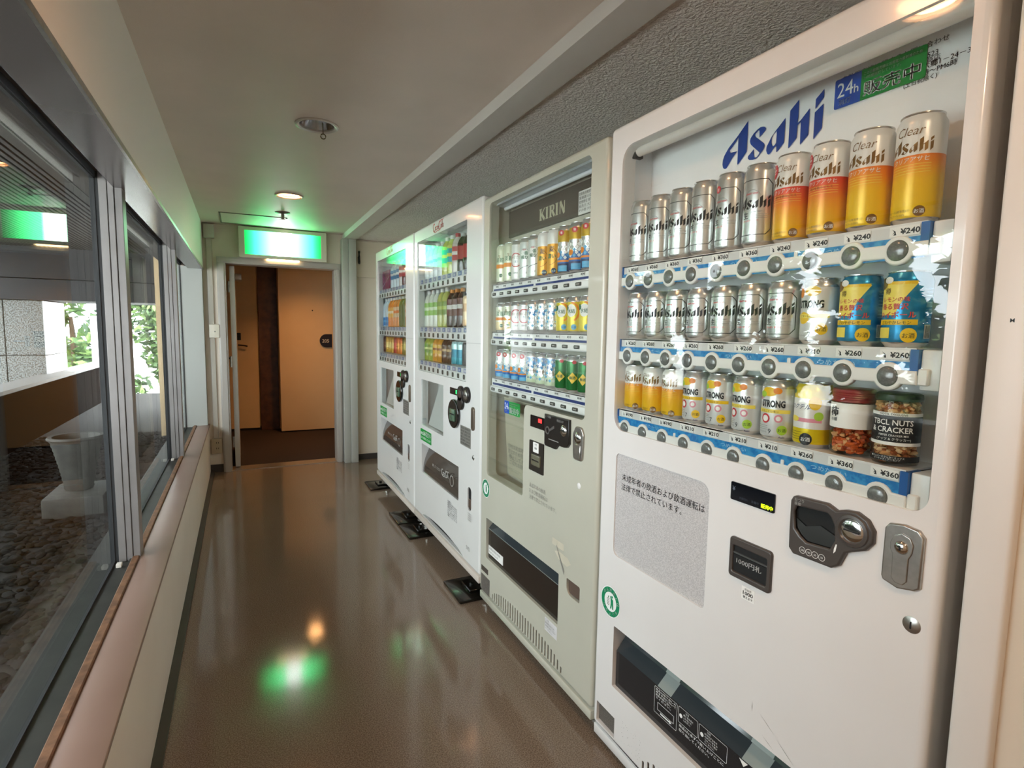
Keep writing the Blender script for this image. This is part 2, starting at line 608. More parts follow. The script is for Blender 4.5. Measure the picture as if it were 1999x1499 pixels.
# window bays: glass, rails, stiles
POSTS = [0.68, 2.465, 4.25]
BAYS = [(0.715, 2.436), (2.50, 4.221), (4.285, 5.50), (0.47, 0.651)]
struct(MB().box(-0.6, -0.36, -2.2, 0.47, ZS - 0.03, 1.862).build('wall_left', WHITE_WALL), 'solid wall behind the viewer before the first window', 'wall')  # unseen wall, its end set to cut daylight on the nearest machine
for k, (ya, yb) in enumerate(BAYS):
    fr = MB()
    for y0, y1, z0, z1 in ((ya, yb, ZS - 0.010, ZS - 0.004), (ya, yb, 1.835, 1.845), (ya, ya + 0.006, ZS - 0.01, 1.845), (yb - 0.006, yb, ZS - 0.01, 1.845)):
        fr.box(XG - 0.005, XG + 0.005, y0, y1, z0, z1)
    wobj = struct(fr.build('window_%d' % (k + 1), GASKET),
                  ['nearest sliding window bay, reflecting the green sign', 'middle sliding window bay between two posts', 'far sliding window bay beside the end wall', 'sliding window bay beside the viewer'][k], 'window')
    MB().box(XG - 0.003, XG + 0.003, ya + 0.003, yb - 0.003, ZS - 0.008, 1.842).build('glass_pane', WINGLASS, wobj)
for k, y in enumerate(POSTS):
    p = MB()
    p.rbox(-0.3905, -0.367, y - 0.030, y + 0.034, ZS - 0.01, 1.815, 0.0015, 1)
    p.rbox(-0.4105, -0.3915, y - 0.034, y + 0.034, ZS - 0.01, 1.862, 0.0015, 1)
    p.rbox(-0.436, -0.4115, y - 0.036, y + 0.034, ZS - 0.01, 1.862, 0.0015, 1)
    p.box(-0.462, -0.436, y - 0.031, y + 0.034, ZS - 0.01, 1.862, 1)
    struct(p.build('trim_%d' % (9 + k), [GREYMETAL, GASKET]), ['window post beside the viewer', 'nearest stepped grey metal window post in view', 'farther stepped grey metal window post'][k], 'post')
    if k in (1, 2):
        st = MB().rbox(-0.436, -0.418, y - 0.095, y - 0.070, ZS - 0.010, ZS + 0.004, 0.002, 1).build('track_stop', M('white_rubber', '#d9d2c8', 0.5))
        tag(st, 'small white stop in the window channel at the %s window post' % ('nearest', 'farther')[k - 1], 'window stop', 'window track stops')
pj = MB().rbox(-0.60, XW - 0.006, 5.50, YE, ZS - 0.02, 1.83, 0.002, 1)
struct(pj.build('trim_12', M('pale_jamb', '#b6b8b2', 0.4)), 'pale window jamb at the end wall', 'jamb')

# ------------------------------------------------------------------ end wall with doorway
we = MB()
we.box(-0.6, -0.135, YE, 5.70, 0, 2.45).box(0.86, 1.85, YE, 5.70, 0, 2.45).box(-0.135, 0.86, YE, 5.70, 1.905, 2.45)
struct(we.build('wall_end', WALL), 'cream end wall around the doorway', 'wall')
DF = M('door_frame_paint', '#b3ada5', 0.4, 0.1)
df = MB()
for x0, x1 in ((-0.175, -0.105), (0.822, 0.880)):
    df.rbox(x0, x1, 5.545, 5.715, 0, 1.878, 0.004, 2)
    df.box(x0 + 0.015, x1 - 0.015, 5.535, 5.55, 0, 1.878)
df.rbox(-0.175, 0.880, 5.545, 5.715, 1.878, 1.935, 0.004, 2).box(-0.16, 0.865, 5.535, 5.55, 1.893, 1.92)
struct(df.build('trim_13', DF), 'grey metal frame of the open doorway', 'door frame')
pl = MB().rbox(0.884, 0.941, 5.47, YE, 0, 2.168, 0.004, 2).rbox(0.943, 1.012, 5.46, YE, 0, 2.168, 0.004, 2)
struct(pl.build('trim_14', M('pillar_paint', '#b4b5ad', 0.42)), 'pale full-height casing right of the doorway', 'trim')
struct(MB().box(-0.28, -0.175, 5.565, YE, 0, 0.07).box(1.012, 1.75, 5.56, YE, 0, 0.055).build('baseboard_end', DARKBASE), 'dark skirting on the end wall', 'baseboard')
struct(MB().box(-0.105, 0.822, 5.56, 5.72, 0, 0.006).build('trim_15', STEEL), 'metal threshold strip in the doorway', 'threshold')

lf = MB().rbox(-0.080, -0.038, 5.665, 6.55, 0.012, 1.868, 0.002, 1)
d1 = struct(lf.build('door_1', M('grey_door_leaf', '#cfcbc3', 0.4, 0.0, noise=(5, '#bdb8b0', 0.5))), 'grey door leaf standing open edge-on in the doorway', 'door')
for zz in (0.25, 1.0, 1.68):
    MB().tube([(-0.088, 5.662, zz - 0.05), (-0.088, 5.662, zz + 0.05)], 0.009, 8).build('hinge', STEEL, d1)
MB().rbox(-0.038, 0.02, 6.0, 6.24, 1.77, 1.83, 0.006, 2).build('door_closer', STEEL, d1)
MB().rbox(-0.126, -0.080, 6.40, 6.44, 0.98, 1.0, 0.004, 2).build('door_handle', BLACK, d1)

# access panel with black pull
ap = thing('access_panel', 'cream access panel with a black pull handle, right of the doorway', 'panel', (1.03, 5.56, 1.82))
MB().rbox(0, 0.5, 0, 0.02, 0, 0.352, 0.003, 1).build('panel', M('panel_paint', '#dbd0bd', 0.5), ap)
hb = MB()
hb.tube([(0.028, -0.004, 0.135), (0.022, -0.03, 0.14), (0.02, -0.034, 0.19), (0.022, -0.03, 0.24), (0.028, -0.004, 0.245)], 0.011, 8)
hb.build('handle', BLACK, ap)
MB().box(-0.012, -0.002, -0.006, 0.02, 0, 0.352).build('edge_strip', M('cream_strip', '#e2d8c4', 0.5), ap)

# ------------------------------------------------------------------ room beyond the doorway
CARPET = M('brown_carpet', '#2c1a13', 0.95, noise=(90, '#180e0a', 0.9), bump=(200, 0.5))
struct(MB().box(-0.6, 3.2, 5.70, 7.9, -0.1, 0.0).build('floor_far', CARPET), 'dark brown carpet beyond the doorway', 'floor')
CREAM = M('warm_cream_wall', '#e3c79c', 0.6, noise=(2, '#d6b88b', 0.5))
fwl = MB().box(-0.6, 3.2, 7.71, 7.85, 0, 2.6).box(-0.66, -0.6, 5.70, 7.85, 0, 2.6).box(3.2, 3.3, 5.60, 7.85, 0, 2.6).box(1.85, 3.2, 5.60, 5.70, 0, 2.6)
struct(fwl.build('wall_far', CREAM), 'warm cream wall facing the doorway', 'wall')
fc = MB()
pts, tr = tess([(-0.6, 5.70), (3.3, 5.70), (3.3, 7.85), (-0.6, 7.85)], [circ(0.70, 6.60, 0.078, 24)])
fc.add([(p[0], p[1], 2.28) for p in pts], tr).box(-0.66, 3.3, 5.58, 7.85, 2.45, 2.6)
struct(fc.build('ceiling_far', CEIL), 'ceiling beyond the doorway', 'ceiling')
struct(MB().box(-0.6, 0.2, 7.695, 7.71, 0, 0.05).build('baseboard_far', DARKBASE), 'dark skirting beyond the doorway', 'baseboard')
struct(MB().rbox(0.203, 0.421, 7.67, 7.72, 0, 2.5, 0.003, 1).build('trim_16', M('dark_walnut', '#5a3722', 0.5, noise=(14, '#3e2415', 0.9))), 'dark walnut panel on the far wall', 'panel')
d2 = struct(MB().rbox(0.424, 1.55, 7.40, 7.72, 0.012, 2.5, 0.004, 1).build('door_2', M('cream_door', '#e2c496', 0.5, noise=(2, '#d5b586', 0.5))), 'cream room door carrying the 205 plaque', 'door')
pq = MB()
pc = [(1.05, 1.07), (1.05, 1.24)] + [(0.985 + 0.085 * math.cos(a), 1.155 + 0.085 * math.sin(a)) for a in [PI / 2 + PI * k / 14 for k in range(15)]]
pq.prism(pc, 7.388, 7.40, 0)
pq.text('205', 0.972, 1.132, 0.062, 7.3872, 1, 0.01, 0.95, 'C')
pq.build('number_plaque', [M('plaque_black', '#191722', 0.4), M('plaque_lettering', '#d9d2c0', 0.5)], d2)
MB().dome(0.82, 1.535, 0.008, 7.40, 7.393).build('peephole', BLACK, d2)
MB().rbox(1.085, 1.125, 7.385, 7.40, 1.08, 1.19, 0.004, 1).tube([(1.1, 7.39, 1.135), (1.1, 7.35, 1.135), (1.2, 7.345, 1.135)], 0.009, 8).build('lever_handle', STEEL, d2)
d3 = struct(MB().rbox(-0.58, 0.19, 7.68, 7.72, 0.03, 2.3, 0.003, 1).build('door_3', M('cream_door_plain', '#e2c598', 0.5, noise=(2, '#d5b586', 0.5))), 'cream room door left of the walnut panel', 'door')
MB().rbox(-0.05, -0.002, 7.67, 7.682, 1.15, 1.24, 0.003, 1).build('lock_plate', BLACK, d3)
MB().tube([(-0.03, 7.68, 1.09), (-0.03, 7.64, 1.09), (0.03, 7.635, 1.085), (0.07, 7.635, 1.075)], 0.009, 8).build('lever_handle', M('dark_bronze', '#3c2a1c', 0.4, 0.6), d3)

lw = thing('recessed_downlight', 'warm recessed downlight in the room beyond the doorway', 'downlight', (0.70, 6.60, 2.28))
MB().lathe([(0.092, 0.001), (0.092, -0.005), (0.078, -0.004), (0.078, 0.13)], 24, 0, cap=False).build('rim', BEAM, lw)
MB().lathe([(0.076, 0.10), (0.05, 0.095), (0.0, 0.093)], 24, 0, cap=False).build('bulb', M('warm_far_bulb', '#fff1d8', 0.5, emit=('#ffba78', 600)), lw)

# ------------------------------------------------------------------ trunking, switch, outlet on the end wall
TR = M('trunking_plastic', '#c6c0b3', 0.4)
t = thing('cable_trunking', 'white cable trunking running down the wall left of the doorway', 'trunking', (-0.23, YE, 0))
MB().rbox(-0.038, 0.046, -0.055, 0, 2.085, 2.205, 0.006, 2).build('junction_box', TR, t)
MB().rbox(-0.022, 0.021, -0.022, 0, 1.339, 2.087, 0.003, 2).build('upper_duct', TR, t)
MB().rbox(-0.016, 0.021, -0.02, 0, 0.312, 1.218, 0.003, 2).build('lower_duct', TR, t)
t = thing('switch_box', 'square white switch box on the trunking left of the doorway', 'switch', (-0.21, YE, 1.22))
MB().rbox(-0.041, 0.041, -0.045, 0, 0, 0.118, 0.006, 2).build('box', M('switch_plastic', '#e0d9c8', 0.4), t)
MB().dome(0.004, 0.055, 0.006, -0.045, -0.049).build('screw', STEEL, t)
t = thing('wall_outlet', 'double wall outlet low beside the doorway', 'outlet', (-0.225, YE, 0.175))
MB().rbox(-0.044, 0.044, -0.03, 0, 0, 0.135, 0.005, 2).build('plate', M('outlet_plastic', '#b5a78c', 0.45), t)
for zz in (0.04, 0.092):
    for dx in (-0.004, 0.012):
        MB().box(dx, dx + 0.004, -0.0315, -0.0295, zz, zz + 0.014).build('socket_slot', BLACK, t)

# ------------------------------------------------------------------ exit sign
def sign_mat():
    m = bpy.data.materials.new('lit_green_sign'); m.use_nodes = True
    nt = m.node_tree; b = nt.nodes['Principled BSDF']
    tc = nt.nodes.new('ShaderNodeTexCoord'); sp = nt.nodes.new('ShaderNodeSeparateXYZ')
    nt.links.new(tc.outputs['Generated'], sp.inputs[0])
    r = nt.nodes.new('ShaderNodeValToRGB'); cr = r.color_ramp
    cr.elements[0].position = 0.0; cr.elements[0].color = lin('#14b452')
    cr.elements[1].position = 1.0; cr.elements[1].color = lin('#14b452')
    for p, c in ((0.16, '#2fe078'), (0.385, '#58f59c'), (0.40, '#f2fff6'), (0.60, '#f2fff6'), (0.615, '#58f59c'), (0.84, '#35e07c')):
        e = cr.elements.new(p); e.color = lin(c)
    nt.links.new(sp.outputs['X'], r.inputs[0])
    r2m = nt.nodes.new('ShaderNodeValToRGB')
    r2m.color_ramp.elements[0].position = 0.0; r2m.color_ramp.elements[0].color = (0.09, 0.09, 0.09, 1)
    r2m.color_ramp.elements[1].position = 1.0; r2m.color_ramp.elements[1].color = (0.09, 0.09, 0.09, 1)
    for p, v in ((0.08, 0.3), (0.3, 0.9), (0.5, 1.0), (0.7, 0.9), (0.92, 0.3)):
        e = r2m.color_ramp.elements.new(p); e.color = (v, v, v, 1)
    nt.links.new(sp.outputs['X'], r2m.inputs[0])
    mu = nt.nodes.new('ShaderNodeMath'); mu.operation = 'MULTIPLY'; mu.inputs[1].default_value = 13.0
    nt.links.new(r2m.outputs[0], mu.inputs[0])
    nt.links.new(r.outputs[0], b.inputs['Base Color'])
    nt.links.new(r.outputs[0], b.inputs['Emission Color'])
    nt.links.new(mu.outputs[0], b.inputs['Emission Strength'])
    return m


es = thing('exit_sign', 'lit green emergency exit sign above the doorway', 'exit sign', (0.375, 5.50, 1.935))
HS = M('sign_housing', '#d9d3c0', 0.45)
MB().plate(rrect(-0.372, 0.372, 0.0, 0.272, 0.008), [rrect(-0.322, 0.322, 0.03, 0.24, 0.003)], 0.0, 0.08, 0.004).build('housing', HS, es)
MB().box(-0.325, 0.325, 0.012, 0.02, 0.027, 0.243).build('lit_panel', sign_mat(), es)
MB().rbox(-0.145, 0.13, 0.012, 0.06, -0.010, 0.001, 0.003, 1).build('downlight_strip', M('warm_strip', '#fff3dc', 0.5, emit=('#ffd9a0', 14)), es)

# ------------------------------------------------------------------ ceiling lamps and fittings
RIM = M('lamp_rim', '#cfc8bf', 0.35, 0.2)
REFL = M('lamp_reflector', '#c9c9cc', 0.18, 0.95)
for k, (x, y, lit) in enumerate(LAMPS):
    t = thing('recessed_downlight', ['lit recessed downlight behind the viewer', 'lit recessed downlight above the nearest vending machine', 'unlit recessed downlight with a hook in the middle of the ceiling', 'lit recessed downlight near the exit sign'][k], 'downlight', (x, y, ZC), 0, 'recessed ceiling downlights')
    MB().lathe([(0.092, 0.001), (0.092, -0.005), (0.084, -0.008), (0.074, -0.003), (0.074, 0.004)], 28, 0, cap=False).build('rim', RIM, t)
    MB().lathe([(0.075, 0.0), (0.070, 0.03), (0.055, 0.07), (0.045, 0.10), (0.0, 0.11)], 28, 0, cap=False).build('reflector', REFL, t)
    if lit:
        MB().lathe([(0.066, 0.012), (0.05, 0.006), (0.0, 0.004)], 24, 0, cap=False).build('bulb', M('warm_bulb_%d' % k, '#ffe9cc', 0.5, emit=(('#ffd9b4', '#ffb882', '#ffb070', '#ffb070')[k], (260, 70, 0, 40)[k])), t)
    else:
        MB().lathe([(0.018, 0.10), (0.024, 0.06), (0.02, 0.03), (0.0, 0.02)], 16, 0, cap=False).build('bulb', M('frosted_bulb', '#d8d8da', 0.3), t)
        hk = MB().tube([(0.03, 0.045, 0.03), (0.032, 0.05, -0.018)], 0.0022, 6)
        ring = [(0.032 + 0.011 * math.sin(a), 0.05, -0.028 - 0.011 * math.cos(a) + 0.0) for a in [2 * PI * i / 12 for i in range(13)]]
        hk.tube(ring, 0.0025, 6)
        hk.build('hook', M('brass_hook', '#7d6a48', 0.4, 0.7), t)

t = thing('ceiling_sprinkler', 'small dark sprinkler head hanging from the ceiling before the exit sign', 'sprinkler', (0.32, 4.75, ZC))
MB().lathe([(0.055, 0), (0.055, -0.004), (0.03, -0.012)], 20, 0).build('rose', M('sprinkler_rose', '#6d675f', 0.4, 0.4), t)
MB().lathe([(0.012, -0.01), (0.012, -0.05), (0.02, -0.052), (0.02, -0.056), (0.0, -0.058)], 12, 0).build('head', STEEL, t)
t = thing('ceiling_hatch', 'thin metal-edged access hatch in the ceiling before the exit sign', 'hatch', (-0.13, 4.97, ZC))
e = MB()
for a in ((0, 0.5, 0, 0.012), (0, 0.5, 0.478, 0.49), (0, 0.012, 0, 0.49), (0.488, 0.5, 0, 0.49)):
    e.box(a[0], a[1], a[2], a[3], -0.005, 0.0)
e.build('edging', M('hatch_edging', '#8d877c', 0.4, 0.4), t)
MB().box(0.012, 0.488, 0.012, 0.478, -0.002, 0.0).build('lid', CEIL, t)

# ================================================================== terrace outside the windows
GZ = 0.33
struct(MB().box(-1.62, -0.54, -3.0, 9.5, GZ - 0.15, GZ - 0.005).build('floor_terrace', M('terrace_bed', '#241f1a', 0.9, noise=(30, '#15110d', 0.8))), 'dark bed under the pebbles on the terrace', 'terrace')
GRAV = MB()
ico = []
t_ = (1 + 5 ** 0.5) / 2
iv = [(-1, t_, 0), (1, t_, 0), (-1, -t_, 0), (1, -t_, 0), (0, -1, t_), (0, 1, t_), (0, -1, -t_), (0, 1, -t_), (t_, 0, -1), (t_, 0, 1), (-t_, 0, -1), (-t_, 0, 1)]
iv = [Vector(v).normalized() for v in iv]
ifc = [(0, 11, 5), (0, 5, 1), (0, 1, 7), (0, 7, 10), (0, 10, 11), (1, 5, 9), (5, 11, 4), (11, 10, 2), (10, 7, 6), (7, 1, 8), (3, 9, 4), (3, 4, 2), (3, 2, 6), (3, 6, 8), (3, 8, 9), (4, 9, 5), (2, 4, 11), (6, 2, 10), (8, 6, 7), (9, 8, 1)]
rg = random.Random(3)
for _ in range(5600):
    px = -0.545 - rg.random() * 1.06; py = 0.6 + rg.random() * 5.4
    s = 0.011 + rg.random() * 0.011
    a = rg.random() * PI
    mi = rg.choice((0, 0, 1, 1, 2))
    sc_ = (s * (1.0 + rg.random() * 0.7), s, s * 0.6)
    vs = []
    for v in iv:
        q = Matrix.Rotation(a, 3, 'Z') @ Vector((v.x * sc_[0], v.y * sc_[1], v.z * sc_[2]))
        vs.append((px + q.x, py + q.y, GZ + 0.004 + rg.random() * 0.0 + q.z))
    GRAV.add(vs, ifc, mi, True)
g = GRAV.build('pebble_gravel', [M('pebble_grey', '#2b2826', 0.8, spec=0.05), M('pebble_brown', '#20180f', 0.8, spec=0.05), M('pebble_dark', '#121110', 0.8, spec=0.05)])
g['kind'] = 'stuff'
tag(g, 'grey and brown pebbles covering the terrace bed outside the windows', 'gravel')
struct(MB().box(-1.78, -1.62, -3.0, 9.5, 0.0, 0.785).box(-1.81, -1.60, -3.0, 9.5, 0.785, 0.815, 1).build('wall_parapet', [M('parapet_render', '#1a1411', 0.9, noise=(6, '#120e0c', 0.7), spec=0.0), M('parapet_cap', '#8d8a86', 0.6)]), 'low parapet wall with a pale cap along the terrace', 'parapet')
GRAN = M('speckled_granite', '#8f908c', 0.35, noise=(95, '#1a1d1a', 1.0, 0.40, 0.56), spec=0.2)
TILE = M('white_tile_face', '#f1efee', 0.3, noise=(14, '#e2dfe0', 0.6))
gp = MB().box(-3.60, -1.77, 7.02, 7.68, -0.6, 1.55).build('wall_granite', M('pillar_core', '#55504a', 0.8))
struct(gp, 'grey speckled granite-clad pillar beyond the terrace parapet', 'pillar')
slab = MB().rbox(0, 0.304, 0, 0.022, 0, 0.536, 0.003, 1).mesh('granite_slab', GRAN)
for i in range(6):
    for j in range(4):
        link('granite_slab', slab, gp, (-1.752 - 0.31 * (i + 1), 7.0, 1.008 + 0.542 * (1 - j) - 0.542))
tile = MB().rbox(0, 0.02, 0, 0.34, 0, 0.536, 0.002, 1).mesh('white_tile', TILE)
for i in range(2):
    for j in range(4):
        link('white_tile', tile, gp, (-1.768, 7.0 + 0.344 * i, 1.008 + 0.542 * (1 - j) - 0.542))
bm_ = MB().box(-4.0, -0.6, 6.98, 7.75, 1.552, 1.755).box(-4.0, -0.6, 7.0, 7.75, 1.765, 2.1)
struct(bm_.build('wall_fascia', M('fascia_stone', '#39393b', 0.5, noise=(60, '#2b2b2e', 0.7), spec=0.15)), 'grey stone fascia beam over the terrace end', 'beam')
wp = MB().rbox(-2.02, -1.62, 10.2, 10.6, -0.6, 1.44, 0.004, 1).build('wall_white_post', TILE)
struct(wp, 'bright white tiled post beyond the shrubs', 'post')
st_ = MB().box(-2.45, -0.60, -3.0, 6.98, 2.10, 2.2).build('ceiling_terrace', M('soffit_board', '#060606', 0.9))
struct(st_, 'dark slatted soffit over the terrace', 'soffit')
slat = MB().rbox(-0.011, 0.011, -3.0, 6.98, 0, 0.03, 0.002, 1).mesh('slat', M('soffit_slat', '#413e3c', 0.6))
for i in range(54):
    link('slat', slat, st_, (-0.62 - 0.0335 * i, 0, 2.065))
struct(MB().box(-0.60, -0.56, -2.2, YE, 1.86, 2.3).build('wall_outer_lintel', M('lintel_render', '#56524e', 0.8)), 'outer lintel above the windows', 'lintel')
struct(MB().box(-30, -1.8, -25, 40, -0.7, -0.6).box(-1.8, 0, 9.5, 40, -0.7, -0.6).build('floor_outside', M('pale_paving', '#e4e0da', 0.8, noise=(1, '#d3cfc8', 0.6))), 'pale paving outside the building', 'ground')  # ground made very pale so it bounces daylight in through the windows

# stone basin and slab among the pebbles
LS = M('weathered_stone', '#56544d', 0.7, noise=(18, '#3e3c38', 0.8), bump=(70, 0.4))
t = thing('stone_slab', 'flat pale stone block lying on the pebbles by the window post', 'stone', (-0.80, 3.62, GZ))
MB().rbox(-0.13, 0.13, -0.17, 0.17, 0, 0.11, 0.012, 2).build('block', LS, t)
t = thing('stone_urn', 'ribbed grey stone urn standing on the pale stone block', 'urn', (-0.81, 3.64, GZ + 0.11))
pf = []
for i in range(25):
    z = i * 0.0115
    r = 0.062 + 0.052 * (i / 24) ** 1.3 + (0.0035 if i % 2 else 0)
    pf.append((r, z))
MB().lathe(pf + [(0.10, 0.276), (0.085, 0.20), (0.0, 0.19)], 24, 0).build('ribbed_body', LS, t)
MB().lathe([(0.122, 0.272), (0.128, 0.280), (0.122, 0.290), (0.104, 0.288), (0.10, 0.276)], 24, 0, cap=False).build('rim', LS, t)


def tree(label, x, y, h, rad, seed, n=2600):
    rr = random.Random(seed)
    t = thing('leafy_tree', label, 'tree', (x, y, -0.6), 0, 'trees beyond the terrace')
    MB().tube([(0, 0, 0), (0.05, 0.02, h * 0.35), (0.02, -0.05, h * 0.6)], [0.09, 0.07, 0.03], 8).build('trunk', M('bark', '#5d4b3a', 0.9, noise=(20, '#3e3026', 0.8)), t)
    lf_ = MB()
    cl_ = [(rr.uniform(-1, 1) * rad * 0.75, rr.uniform(-1, 1) * rad * 0.75, h * (0.1 + 0.85 * (i_ + 0.5) / 22)) for i_ in range(22)]
    for i in range(n):
        c = rr.choice(cl_)
        d = Vector((rr.gauss(0, 1), rr.gauss(0, 1), rr.gauss(0, 1))).normalized() * rad * 0.42 * rr.random() ** 0.33
        p = Vector(c) + d
        s = rr.uniform(0.06, 0.13)
        a = Vector((rr.gauss(0, 1), rr.gauss(0, 1), rr.gauss(0, 0.6))).normalized(); b = a.orthogonal().normalized()
        lf_.add([p - a * s, p + b * s * 0.45, p + a * s, p - b * s * 0.45], [(0, 1, 2), (0, 2, 3)], rr.choice((0, 0, 1, 2)))
    f = lf_.build('foliage', [M('leaf_mid', '#4f6b38', 0.6), M('leaf_light', '#76904f', 0.6), M('leaf_dark', '#304a29', 0.6)], t)
    f['kind'] = 'stuff'


tree('bushy green tree seen between the granite pillar and the white post', -2.7, 12.2, 3.4, 0.75, 1)
tree('paler green tree behind the white tiled post', -1.6, 14.6, 3.6, 0.75, 2)
tree('green tree left of the others, mostly hidden by the granite pillar', -5.4, 14.2, 4.2, 1.1, 5)
tree('garden tree opposite the nearest window bay, mirrored in display glass', -4.6, 3.7, 3.4, 0.95, 8, 7000)
tree('garden tree opposite the middle window bay, mirrored in display glass', -4.9, 6.1, 3.4, 0.95, 9, 7000)
tree('garden tree opposite the far window bay, mirrored in display glass', -5.0, 8.6, 3.4, 0.95, 10, 7000)
# ================================================================== drinks and snacks on display
LOGO = dict(
 A=[(0.279, 0.362), (0.278, 0.091), (0.184, 0.0), (0.178, 0.009), (0.176, 0.247), (0.143, 0.207), (0.082, 0.155), (0.091, 0.131), (0.17, 0.125), (0.123, 0.086), (0.053, 0.004), (0.031, 0.0), (0.011, 0.014), (0.0, 0.048), (0.003, 0.087), (0.019, 0.125), (0.066, 0.182), (0.174, 0.266)],
 s=[(0.435, 0.26), (0.416, 0.262), (0.384, 0.253), (0.346, 0.23), (0.315, 0.2), (0.307, 0.173), (0.318, 0.144), (0.341, 0.119), (0.418, 0.047), (0.416, 0.035), (0.391, 0.015), (0.371, 0.015), (0.361, 0.028), (0.356, 0.093), (0.296, 0.046), (0.294, 0.027), (0.312, 0.009), (0.349, 0.001), (0.382, 0.002), (0.407, 0.016), (0.458, 0.062), (0.47, 0.09), (0.463, 0.11), (0.444, 0.128), (0.369, 0.192), (0.36, 0.208), (0.363, 0.22), (0.395, 0.241), (0.405, 0.236), (0.409, 0.175), (0.466, 0.218), (0.473, 0.236), (0.457, 0.253)],
 a=[(0.664, 0.261), (0.663, 0.07), (0.66, 0.059), (0.597, 0.0), (0.591, 0.005), (0.588, 0.057), (0.568, 0.047), (0.534, 0.011), (0.517, 0.001), (0.5, 0.012), (0.487, 0.044), (0.489, 0.074), (0.509, 0.105), (0.537, 0.148), (0.582, 0.19)],
 h=[(0.782, 0.365), (0.784, 0.23), (0.78, 0.182), (0.81, 0.197), (0.883, 0.263), (0.884, 0.057), (0.818, 0.001), (0.814, 0.007), (0.809, 0.178), (0.782, 0.163), (0.779, 0.064), (0.711, 0.001), (0.705, 0.006), (0.704, 0.304)],
 i=[(1.0, 0.259), (0.998, 0.074), (0.934, 0.009), (0.93, 0.012), (0.929, 0.215)],
 d=[(0.999, 0.369), (1.0, 0.307), (0.935, 0.241), (0.931, 0.245), (0.931, 0.315)])
LOGO_HOLE = [(0.586, 0.178), (0.554, 0.158), (0.538, 0.132), (0.537, 0.097), (0.549, 0.065), (0.564, 0.061), (0.584, 0.081)]


def logo2d():
    out = []
    for k, p in LOGO.items():
        out.append(tess(p, [LOGO_HOLE] if k == 'a' else []))
    return out


def wlogo(mb, u, z, width, R, m):
    for pts, fs in logo2d():
        mb.wrap([((p[0] - 0.5) * width, p[1] * width) for p in pts], fs, R, m, u, z)


ALU = M('can_aluminium', '#d9d9d8', 0.22, 0.9)
ALU_PRINT = M('can_silver_print', '#dcdddc', 0.26, 0.75)
INK = M('black_ink', '#17181a', 0.5)
GREYINK = M('grey_ink', '#6f7376', 0.5)
WHITEINK = M('white_ink', '#f5f4f0', 0.45)
REDINK = M('red_ink', '#c8303a', 0.45)
GREENINK = M('green_ink', '#2c6d4b', 0.45)
BROWNINK = M('bronze_ink', '#7d5a25', 0.35, 0.4)
YELINK = M('yellow_ink', '#f0c419', 0.4)
LYELINK = M('lemon_ink', '#f6df5e', 0.4)
ORINK = M('orange_ink', '#ef8a1d', 0.4)
BLUEINK = M('blue_ink', '#1468b4', 0.4)
LBLUEINK = M('light_blue_ink', '#5fb0dc', 0.4)
PINKINK = M('pink_ink', '#e08fa0', 0.4)
LGREENINK = M('light_green_ink', '#a9cf3f', 0.4)
NAVYINK = M('navy_ink', '#1c2f63', 0.4)
CANWHITE = M('can_white_print', '#eceae6', 0.3, 0.15)
DECALS = [INK, GREYINK, WHITEINK, REDINK, GREENINK, BROWNINK, YELINK, LYELINK, ORINK, BLUEINK, LBLUEINK, PINKINK, LGREENINK, NAVYINK, ALU]
(kINK, kGREY, kWHITE, kRED, kGREEN, kBROWN, kYEL, kLYEL, kOR, kBLUE, kLBLUE, kPINK, kLGREEN, kNAVY, kALU) = range(15)
KINDS = {}


def can_mesh(h, R, zones, neck):
    """zones: [(z0, z1, material)] over the straight wall as fractions of h"""
    mats = [ALU]

    def mi(m):
        if m not in mats:
            mats.append(m)
        return mats.index(m)
    prof = [(R * 0.74, 0.0), (R * 0.80, 0.0018), (R * 0.965, 0.009), (R, 0.014)]
    ms = [0, 0, mi(zones[0][2])]
    z_hi = h - 0.019
    for z0, z1, m in zones:
        zz = min(z1 * h, z_hi)
        prof.append((R, max(zz, 0.0141))); ms.append(mi(m))
    if prof[-1][1] < z_hi - 1e-5:
        prof.append((R, z_hi)); ms.append(mi(zones[-1][2]))
    n = mi(neck)
    prof += [(R * 0.975, h - 0.013), (R * 0.86, h - 0.005), (R * 0.845, h - 0.0035)]
    ms += [n, n, n]
    return MB().lathe(prof, 32, ms, cap=True).mesh('can_body', mats)


def lid_mesh(h, R):
    q = R * 0.845
    b = MB().lathe([(q, h - 0.0035), (q * 1.04, h - 0.002), (q * 1.04, h - 0.0005), (q * 0.99, h), (q * 0.93, h - 0.0008), (q * 0.90, h - 0.006), (0.0, h - 0.006)], 32, 0, cap=False)
    b.rbox(-0.006, 0.006, -0.014, 0.004, h - 0.006, h - 0.0045, 0.0005, 1)
    return b.mesh('can_lid', ALU)


def kind(key, name, cat, parts):
    KINDS[key] = (name, cat, parts)


def can_kind(key, name, h, R, zones, neck, deco):
    d = MB()
    deco(d, R + 0.0004, h)
    kind(key, name, 'can', [('can_body', can_mesh(h, R, zones, neck)), ('lid', lid_mesh(h, R)), ('label_print', d.mesh('label_print', DECALS))])


def place(key, label, loc, rz=-PI / 2, group=None):
    name, cat, parts = KINDS[key]
    t = thing(name, label, cat, loc, rz, group)
    for pn, me in parts:
        link(pn, me, t)
    return t


RA = 0.0362
H5, H3 = 0.181, 0.132


